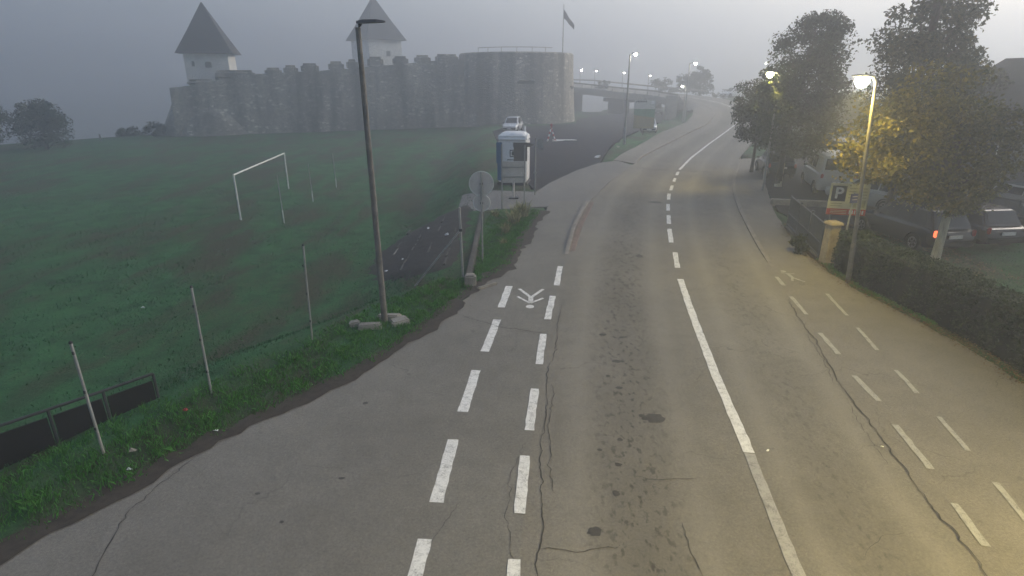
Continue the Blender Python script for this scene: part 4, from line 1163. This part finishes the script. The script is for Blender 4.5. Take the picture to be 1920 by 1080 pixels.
def crown_points(blobs, nclump, nleaf, spread):
    """blobs: (centre, radii). Clumps sit mostly near the skin, leaves gather round them"""
    w = np.array([r[0] * r[1] * r[2] for _, r in blobs]) ** .75; w /= w.sum()
    out = []; cl = []
    for (c, r), k in zip(blobs, np.round(w * nclump).astype(int)):
        d = rng.normal(size=(k, 3)); d /= np.linalg.norm(d, axis=1)[:, None]
        rad = rng.uniform(.35, 1.06, k) ** .6
        cc = np.array(c) + d * rad[:, None] * np.array(r)
        cl.append(cc)
    cc = np.concatenate(cl)
    sz = spread * rng.uniform(.55, 1.5, len(cc))
    m = nleaf // len(cc)
    P = (cc[:, None, :] + ball(len(cc), m) * sz[:, None, None] * np.array([1.05, 1.05, .75])).reshape(-1, 3)
    return P, cc
def tree(name, x, y, h, blobs, label, leafmat, nclump, nleaf, spread, lsize, trunk_r=.14, bark=None, fork=None, lime=0, group='trees', z=None, limbs=14, tint=None):
    """blobs in metres relative to the foot"""
    t = empty(name, (x, y, gz(x, y) if z is None else z), 0, label, 'tree', group)
    P, cc = crown_points(blobs, nclump, nleaf, spread)
    zt = max(c[2] for c, r in blobs)
    f = fork or h * .3
    m = MB()
    top = Vector((blobs[-1][0][0] * .8, blobs[-1][0][1] * .8, zt))
    pts = [Vector((0, 0, -.2)), Vector((.02, 0, f * .5)), Vector((.05, .02, f)), Vector((0, 0, f)).lerp(top, .5) + Vector((.1, .05, 0)), top]
    m.tube(pts, [trunk_r * 1.25, trunk_r, trunk_r * .9, trunk_r * .5, trunk_r * .18], 10)
    sel = cc[rng.choice(len(cc), min(limbs, len(cc)), replace=False)]
    for q in sel:
        q = Vector(q)
        k = min(1, max(0, (q.z - f) / max(.1, zt - f))) * .6
        s = pts[2].lerp(top, k * .8)
        mid = s.lerp(q, .5) + Vector((0, 0, .15 * h * .1 + .1))
        m.tube([s, mid, q], [trunk_r * .45, trunk_r * .28, trunk_r * .08], 6)
    m.build('trunk', bark or BARK, t, smooth=True)
    if lime:
        MB().tube([(0, 0, -.1), (.02, 0, lime * .5), (.045, .015, lime)], [trunk_r * 1.28, trunk_r * 1.06, trunk_r * 1.0], 10).build('limewash', LIME, t, smooth=True)
    leaf_mesh('crown', P, lsize, leafmat, t, tint=None if tint is None else tint(P))
    return t
# near tree with limewashed trunk and yellowing leaves
tree('plane_tree', 14.31, 18.65, 6.2, [((-2.4, .1, 4.0), (1.45, 1.5, 1.25)), ((-.9, .6, 3.9), (1.7, 1.6, 1.6)), ((.9, .6, 3.7), (1.5, 1.5, 1.5)), ((-1.0, .4, 5.0), (1.5, 1.4, 1.2)), ((-.2, .3, 2.7), (1.6, 1.3, .8))], 'tree with white painted trunk and yellowing lower leaves', G_AUT, 150, 22000, .55, .135, .13, BARK, 1.7, 1.65, limbs=22,
     tint=lambda P: np.clip(rng.beta(2, 2.2, len(P)) * .7 + .28 * np.clip((-P[:, 0] + .3) / 2.5, -.6, 1), 0, 1))
# its low side branch stub
# tall tree behind it
tree('tall_tree', 17.0, 25.6, 11, [((.4, 0, 4.2), (2.4, 2.2, 1.9)), ((.2, 0, 6.0), (2.1, 2.0, 1.7)), ((-.1, 0, 7.8), (1.6, 1.6, 1.5)), ((-.1, 0, 9.6), (1.2, 1.2, 1.5)), ((1.9, .2, 5.2), (1.3, 1.3, 1.4)), ((-.1, 0, 10.9), (.9, .9, 1.0))], 'tall dark green tree rising out of the top of the picture', G_MIX, 170, 27000, .62, .165, .2, limbs=26)
# dense tree round the lamp
tree('dense_tree', 15.0, 32.5, 9, [((.55, .4, 3.4), (2.15, 2.1, 1.9)), ((.55, 0, 5.4), (2.1, 2.1, 1.9)), ((.6, 0, 7.3), (1.6, 1.7, 1.5)), ((-1.15, -1.0, 4.3), (.95, 1.2, 1.5)), ((1.8, .3, 5.0), (1.3, 1.5, 1.9)), ((1.0, 0, 8.2), (1.1, 1.1, .8)), ((-1.5, -1.6, 5.0), (.9, .9, 1.1)), ((-1.75, -2.0, 5.3), (.6, .5, .8)), ((.6, -.6, 2.3), (1.6, 1.0, .7))], 'dense dark tree wrapped round a glowing street lamp', G_DARK, 220, 36000, .6, .165, .16, limbs=14, lime=1.3)
tree('pavement_tree', 15.4, 37.4, 5.5, [((0, 0, 3.2), (1.5, 1.6, 1.6)), ((-.3, 0, 4.4), (1.2, 1.3, 1.2))], 'smaller dark tree at the pavement left of the dense one', G_DARK, 90, 12000, .5, .16, .1, limbs=8)
tree('edge_tree', 14.3, 12.6, 10, [((-.6, 0, 7.6), (2.5, 2.2, 1.7)), ((-.5, 0, 9.6), (2.2, 2.2, 1.8))], 'tree whose leafy branch tips hang in at the top right edge', G_DARK, 130, 15000, .4, .12, .16, limbs=20)
tree('back_tree', 29.5, 52, 5, [((0, 0, 2.2), (2.6, 2.5, 1.6)), ((-.3, 0, 3.2), (1.8, 1.8, 1.2))], 'hazy tree between the dense tree and the lit lamp', G_DARK, 80, 6000, .6, .26, .16)
tree('house_tree', 23.2, 32, 8, [((0, 0, 3.4), (2.8, 2.4, 2.2)), ((.2, 0, 5.4), (2.0, 1.9, 1.6))], 'dull green tree in front of the dark house', G_MIX, 110, 9000, .6, .24, .16)
tree('far_tree', 34.6, 112, 6.5, [((0, 0, 3.2), (2.5, 2.4, 2.2)), ((-.1, 0, 4.9), (1.6, 1.6, 1.4))], 'round foggy tree beside the far end of the road', G_DARK, 80, 5000, .6, .3, .2, z=1.8)
tree('left_tree', -55.5, 60, 9, [((0, 0, 3.2), (4.2, 3.6, 2.8)), ((-.8, 0, 6.0), (3.2, 2.8, 2.2)), ((-1.5, 0, 8.0), (2.2, 2, 1.6))], 'dark blurred tree nearest the left edge of the field', G_DARK, 120, 14000, .9, .26, .2)
tree('left_tree', -50.5, 64, 6.5, [((0, 0, 2.2), (2.6, 2.4, 1.9)), ((.1, 0, 3.4), (1.9, 1.8, 1.5))], 'smaller dark tree just right of the left edge tree', G_DARK, 90, 9000, .8, .24, .18)
def bush(name, x, y, blobs, label, mat, nclump, nleaf, spread, lsize, group='bushes', z=None):
    t = empty(name, (x, y, gz(x, y) if z is None else z), 0, label, 'bush', group)
    P, cc = crown_points(blobs, nclump, nleaf, spread)
    P[:, 2] = np.abs(P[:, 2])
    m = MB()
    for q in cc[:8]: m.tube([(0, 0, -.1), (q[0] * .5, q[1] * .5, abs(q[2]) * .6), (q[0], q[1], abs(q[2]))], [.04, .03, .01], 5)
    m.build('stems', BARK, t)
    leaf_mesh('foliage', P, lsize, mat, t)
bush('shrub', 34.0, 78.0, [((0, 0, 1.0), (1.9, 2.0, 1.3)), ((-.8, -2, .8), (1.4, 1.4, 1.0))], 'low green shrub at the outside of the bend', G_MIX, 50, 3000, .5, .25)
bush('shrub', 30.2, 70.0, [((0, 0, .9), (1.3, 2.2, 1.2))], 'leafy shrub nearer on the right side of the bend', G_MIX, 40, 2600, .45, .22)
bush('shrub', 31.5, 121, [((0, 0, 1.2), (4.2, 2, 1.6)), ((3, 0, 1.4), (2, 2, 1.6))], 'long foggy bush row beyond the bridge lamps', G_DARK, 60, 3500, .7, .35, z=3.2)
bush('shrub', 17.6, 119.5, [((0, 0, .8), (1.2, 1.0, 1.2))], 'small dark bush on the bridge edge', G_DARK, 20, 1200, .4, .25, z=3.8)
bush('shrub', -45.8, 76.5, [((0, 0, .7), (1.3, 1.2, .9))], 'dark bush at the foot of the battered bastion', G_DARK, 25, 1500, .45, .25)
bush('shrub', -50.0, 77.5, [((0, 0, .5), (1.5, 1.2, .6))], 'low bush on the bank left of the fort', G_DARK, 20, 1200, .4, .25)
bush('pillar_shrub', 10.25, 19.9, [((0, 0, .35), (.22, .3, .3))], 'small yellowish shrub beside the gate pillar', G_MIX, 20, 1500, .16, .08)
for i, (x, y, lab) in enumerate([(41, 118, 'far foggy tree right of the parked white car'), (31.5, 62, 'hazy bush behind the right hand pavement')]):
    bush('shrub', x, y, [((0, 0, 1.8), (3, 2.5, 2.2))], lab, G_DARK, 45, 2800, .6, .3)

# hedge along the pavement
hd = empty('clipped_hedge', (11.5, 10.3, 0), 0, 'long dark clipped hedge along the right hand pavement', 'hedge')
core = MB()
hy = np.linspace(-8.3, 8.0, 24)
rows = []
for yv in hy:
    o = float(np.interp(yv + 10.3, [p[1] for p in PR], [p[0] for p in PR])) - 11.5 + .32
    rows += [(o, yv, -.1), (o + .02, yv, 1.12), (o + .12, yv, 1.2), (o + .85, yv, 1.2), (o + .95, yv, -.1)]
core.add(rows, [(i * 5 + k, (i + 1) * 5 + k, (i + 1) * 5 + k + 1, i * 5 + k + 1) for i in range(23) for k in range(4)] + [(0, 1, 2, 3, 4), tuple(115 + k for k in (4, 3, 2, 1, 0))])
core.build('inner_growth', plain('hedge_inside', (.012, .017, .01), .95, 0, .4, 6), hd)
n = 34000
yv = rng.uniform(-8.4, 8.1, n)
ox = np.interp(yv + 10.3, [p[1] for p in PR], [p[0] for p in PR]) - 11.5 + .32
side = rng.random(n)
px = np.where(side < .55, ox + rng.normal(0, .045, n), ox + rng.uniform(0, .97, n))
pz = np.where(side < .55, rng.uniform(0, 1.22, n), 1.22 + np.abs(rng.normal(0, .04, n)) + .05 * np.sin(yv * 2.1) * np.sin(yv * .7))
lump = .05 * np.sin(yv * 3.1 + pz * 4) + .04 * np.sin(yv * 7.7)
leaf_mesh('leaves', np.column_stack([px - lump * (side < .55), yv, pz]), .075, G_HEDGE, hd, up=.2)

# grass blades
def blades(name, P, h, w, mat, lean=.5, parent=None, tint=None):
    n = len(P)
    a = rng.uniform(0, 2 * math.pi, n); ln = rng.normal(0, lean, n) * h
    hh = h * rng.uniform(.5, 1.5, n)
    d = np.column_stack([np.cos(a), np.sin(a)]); s = np.column_stack([-np.sin(a), np.cos(a)]) * (w * rng.uniform(.6, 1.3, n))[:, None]
    z0 = np.zeros(n)
    b0 = np.column_stack([P[:, :2] + s / 2, P[:, 2] - .01]); b1 = np.column_stack([P[:, :2] - s / 2, P[:, 2] - .01])
    m0 = np.column_stack([P[:, :2] + d * (ln * .35)[:, None] - s * .4, P[:, 2] + hh * .6])
    tp = np.column_stack([P[:, :2] + d * ln[:, None], P[:, 2] + hh])
    V = np.stack([b0, b1, m0, tp], 1).reshape(-1, 3)
    i = np.arange(n)[:, None] * 4
    Fc = np.concatenate([i + np.array([[0, 1, 2]]), i + np.array([[0, 2, 3]])], 0)
    t = rng.beta(2, 2, n) if tint is None else tint
    return npmesh(name, V, Fc, mat, parent, {'tint': ('FACE', np.concatenate([t, t]))})
fx = np.array([p[0] for p in FL]); fy = np.array([p[1] for p in FL])
n = 60000
y = rng.uniform(3.5, 26.5, n); e = np.interp(y, fy, fx)
u = rng.beta(1.2, 1.5, n)
wd = np.interp(y, [3, 8, 13, 16, 17, 26], [3.6, 3.0, 2.6, 2.2, 1.5, 2.4])
x = e - .1 - u * wd
clump = np.sin(x * 5.1 + y * 2.3) * np.sin(y * 4.3 - x * 1.7) + .6 * np.sin(x * 11 + 1) * np.sin(y * 9)
keep = (rng.random(n) < np.clip(.62 + .4 * clump, .12, 1)) & (rng.random(n) < np.clip((e - x) / .55, 0.1, 1)) & ~((x < -1.2) & (y > 17.2))
x, y = x[keep], y[keep]; cl = clump[keep]
vg = blades('verge_grass', np.column_stack([x, y, g(x, y)]), .085 * (1 + .35 * cl), .012, G_BLADE, .6, tint=np.clip(rng.beta(2, 2, len(x)) * .8 + .08 * cl, 0, 1))
tag(vg, 'bright green grass growing along the left verge', 'grass', kind='stuff')
n = 70000
y = 4 + 36 * rng.random(n) ** 1.5; ex = np.interp(y, ED_Y, ED_X)
x = ex - .2 - rng.random(n) * (12 + y * .55)
patch = np.sin(x * .8 + 1.3) * np.sin(y * .6) + np.sin(x * 2.3 - y * 1.1) * .7
keep = (rng.random(n) < np.clip(.55 + .4 * patch, .05, 1)) & ~(in_poly(x, y, bank_poly) & (rng.random(n) < .6))
x, y = x[keep], y[keep]
fg = blades('field_grass', np.column_stack([x, y, g(x, y)]), .06, .02, G_FIELD, .8)
tag(fg, 'short dull grass covering the football field', 'grass', kind='stuff')
n = 9000
y = rng.uniform(13.6, 20.0, n); e = np.interp(y, [p[1] for p in PR], [p[0] for p in PR])
x = e + .1 + rng.random(n) * .75 * np.interp(y, [13.5, 14.5, 17, 20], [.4, .9, 1, .8])
rg = blades('right_verge_grass', np.column_stack([x, y, g(x, y)]), .07, .012, G_BLADE, .6)
tag(rg, 'small patch of green grass at the foot of the right lamp post', 'grass', kind='stuff')
n = 26000
y = rng.uniform(4, 26, n); x = rng.uniform(12.0, 24, n)
keep = ~in_poly(x, y, poly_pit) & (x > 12.1)
x, y = x[keep], y[keep]
lg = blades('lawn_grass', np.column_stack([x, y, g(x, y)]), .06, .02, G_FIELD, .7)
tag(lg, 'short lawn behind the hedge around the white trunk', 'grass', kind='stuff')
# bare soil between grass and asphalt
edge = sub(FL, 2.5, 26.5)
ribbon([p + np.array([-.1, .06]) for p in edge], lambda t: .46 + .12 * math.sin(t * 40) + .08 * math.sin(t * 97), .022, .04).build('soil_edge', plain('bare_soil', (.045, .036, .028), .97, 0, .5, 7), footway)
# fallen leaves along the hedge foot
n = 5200
y = rng.uniform(5, 24, n); e = np.interp(y, [p[1] for p in PR], [p[0] for p in PR])
x = e + rng.normal(.1, .16, n)
fl = leaf_mesh('fallen_leaves', np.column_stack([x, y, g(x, y) + .025 + rng.random(n) * .03]), .055, G_FALL, None, up=2)
tag(fl, 'brown fallen leaves gathered along the foot of the hedge', 'leaves', kind='stuff')
n = 2600
x = rng.uniform(11.9, 16, n); y = rng.uniform(17, 24, n)
fl = leaf_mesh('lawn_leaves', np.column_stack([x, y, g(x, y) + .05]), .09, G_FALL, None, up=2)
tag(fl, 'brown leaves scattered on the lawn before the parked cars', 'leaves', kind='stuff')
# strappy plants by the path
for i, (x, y, s, nb, lab) in enumerate([(.42, 25.3, 1.0, 150, 'largest pale strappy plant below the two post sign'), (.1, 24.2, .85, 110, 'pale strappy plant in front of the largest one'), (-.25, 22.6, .6, 80, 'pale strappy plant nearer the round sign post'), (-.3, 20.9, .4, 60, 'smallest pale plant beside the round sign post'), (-.75, 25.4, .5, 70, 'small pale tuft left of the largest strappy plant')]):
    t = empty('strappy_plant', (x, y, gz(x, y)), 0, lab, 'plant', 'strappy plants by the path')
    P = np.column_stack([rng.normal(0, .12 * s, nb), rng.normal(0, .12 * s, nb), np.zeros(nb)])
    V, Fc = [], []
    for q in P:
        a = random.uniform(0, 6.283); le = s * random.uniform(.5, 1.0); out = random.uniform(.25, .9)
        d = np.array([math.cos(a), math.sin(a), 0]); sd_ = np.array([-math.sin(a), math.cos(a), 0]) * .042 * s
        prev = len(V)
        for k in range(4):
            f_ = k / 3
            c = q + d * out * le * f_ ** 1.3 + np.array([0, 0, le * (f_ - .45 * out * f_ ** 2.6)])
            ww = (1 - f_) * .9 + .08
            V += [c + sd_ * ww, c - sd_ * ww]
        for k in range(3): Fc.append((prev + 2 * k, prev + 2 * k + 1, prev + 2 * k + 3, prev + 2 * k + 2))
    npmesh('leaves', V, Fc, G_YUCCA, t, {'tint': ('FACE', rng.beta(2, 2, len(Fc)))})
HAZE = 0.0078

# ------------------------------------------------------------------ haze
mh = bpy.data.materials.new('haze_air'); mh.use_nodes = True
hn = mh.node_tree
hn.nodes.remove(hn.nodes['Principled BSDF'])
pv = hn.nodes.new('ShaderNodeVolumePrincipled')
pv.inputs['Color'].default_value = (.73, .775, .845, 1)
pv.inputs['Density'].default_value = HAZE
pv.inputs['Anisotropy'].default_value = .55
hn.links.new(pv.outputs[0], hn.nodes['Material Output'].inputs['Volume'])
hz = MB().box((0, 220, 22.5), (1400, 1200, 58)).build('haze', mh)
hz.display_type = 'WIRE'
tag(hz, 'pale morning fog filling the air over the whole scene', 'fog', kind='stuff')
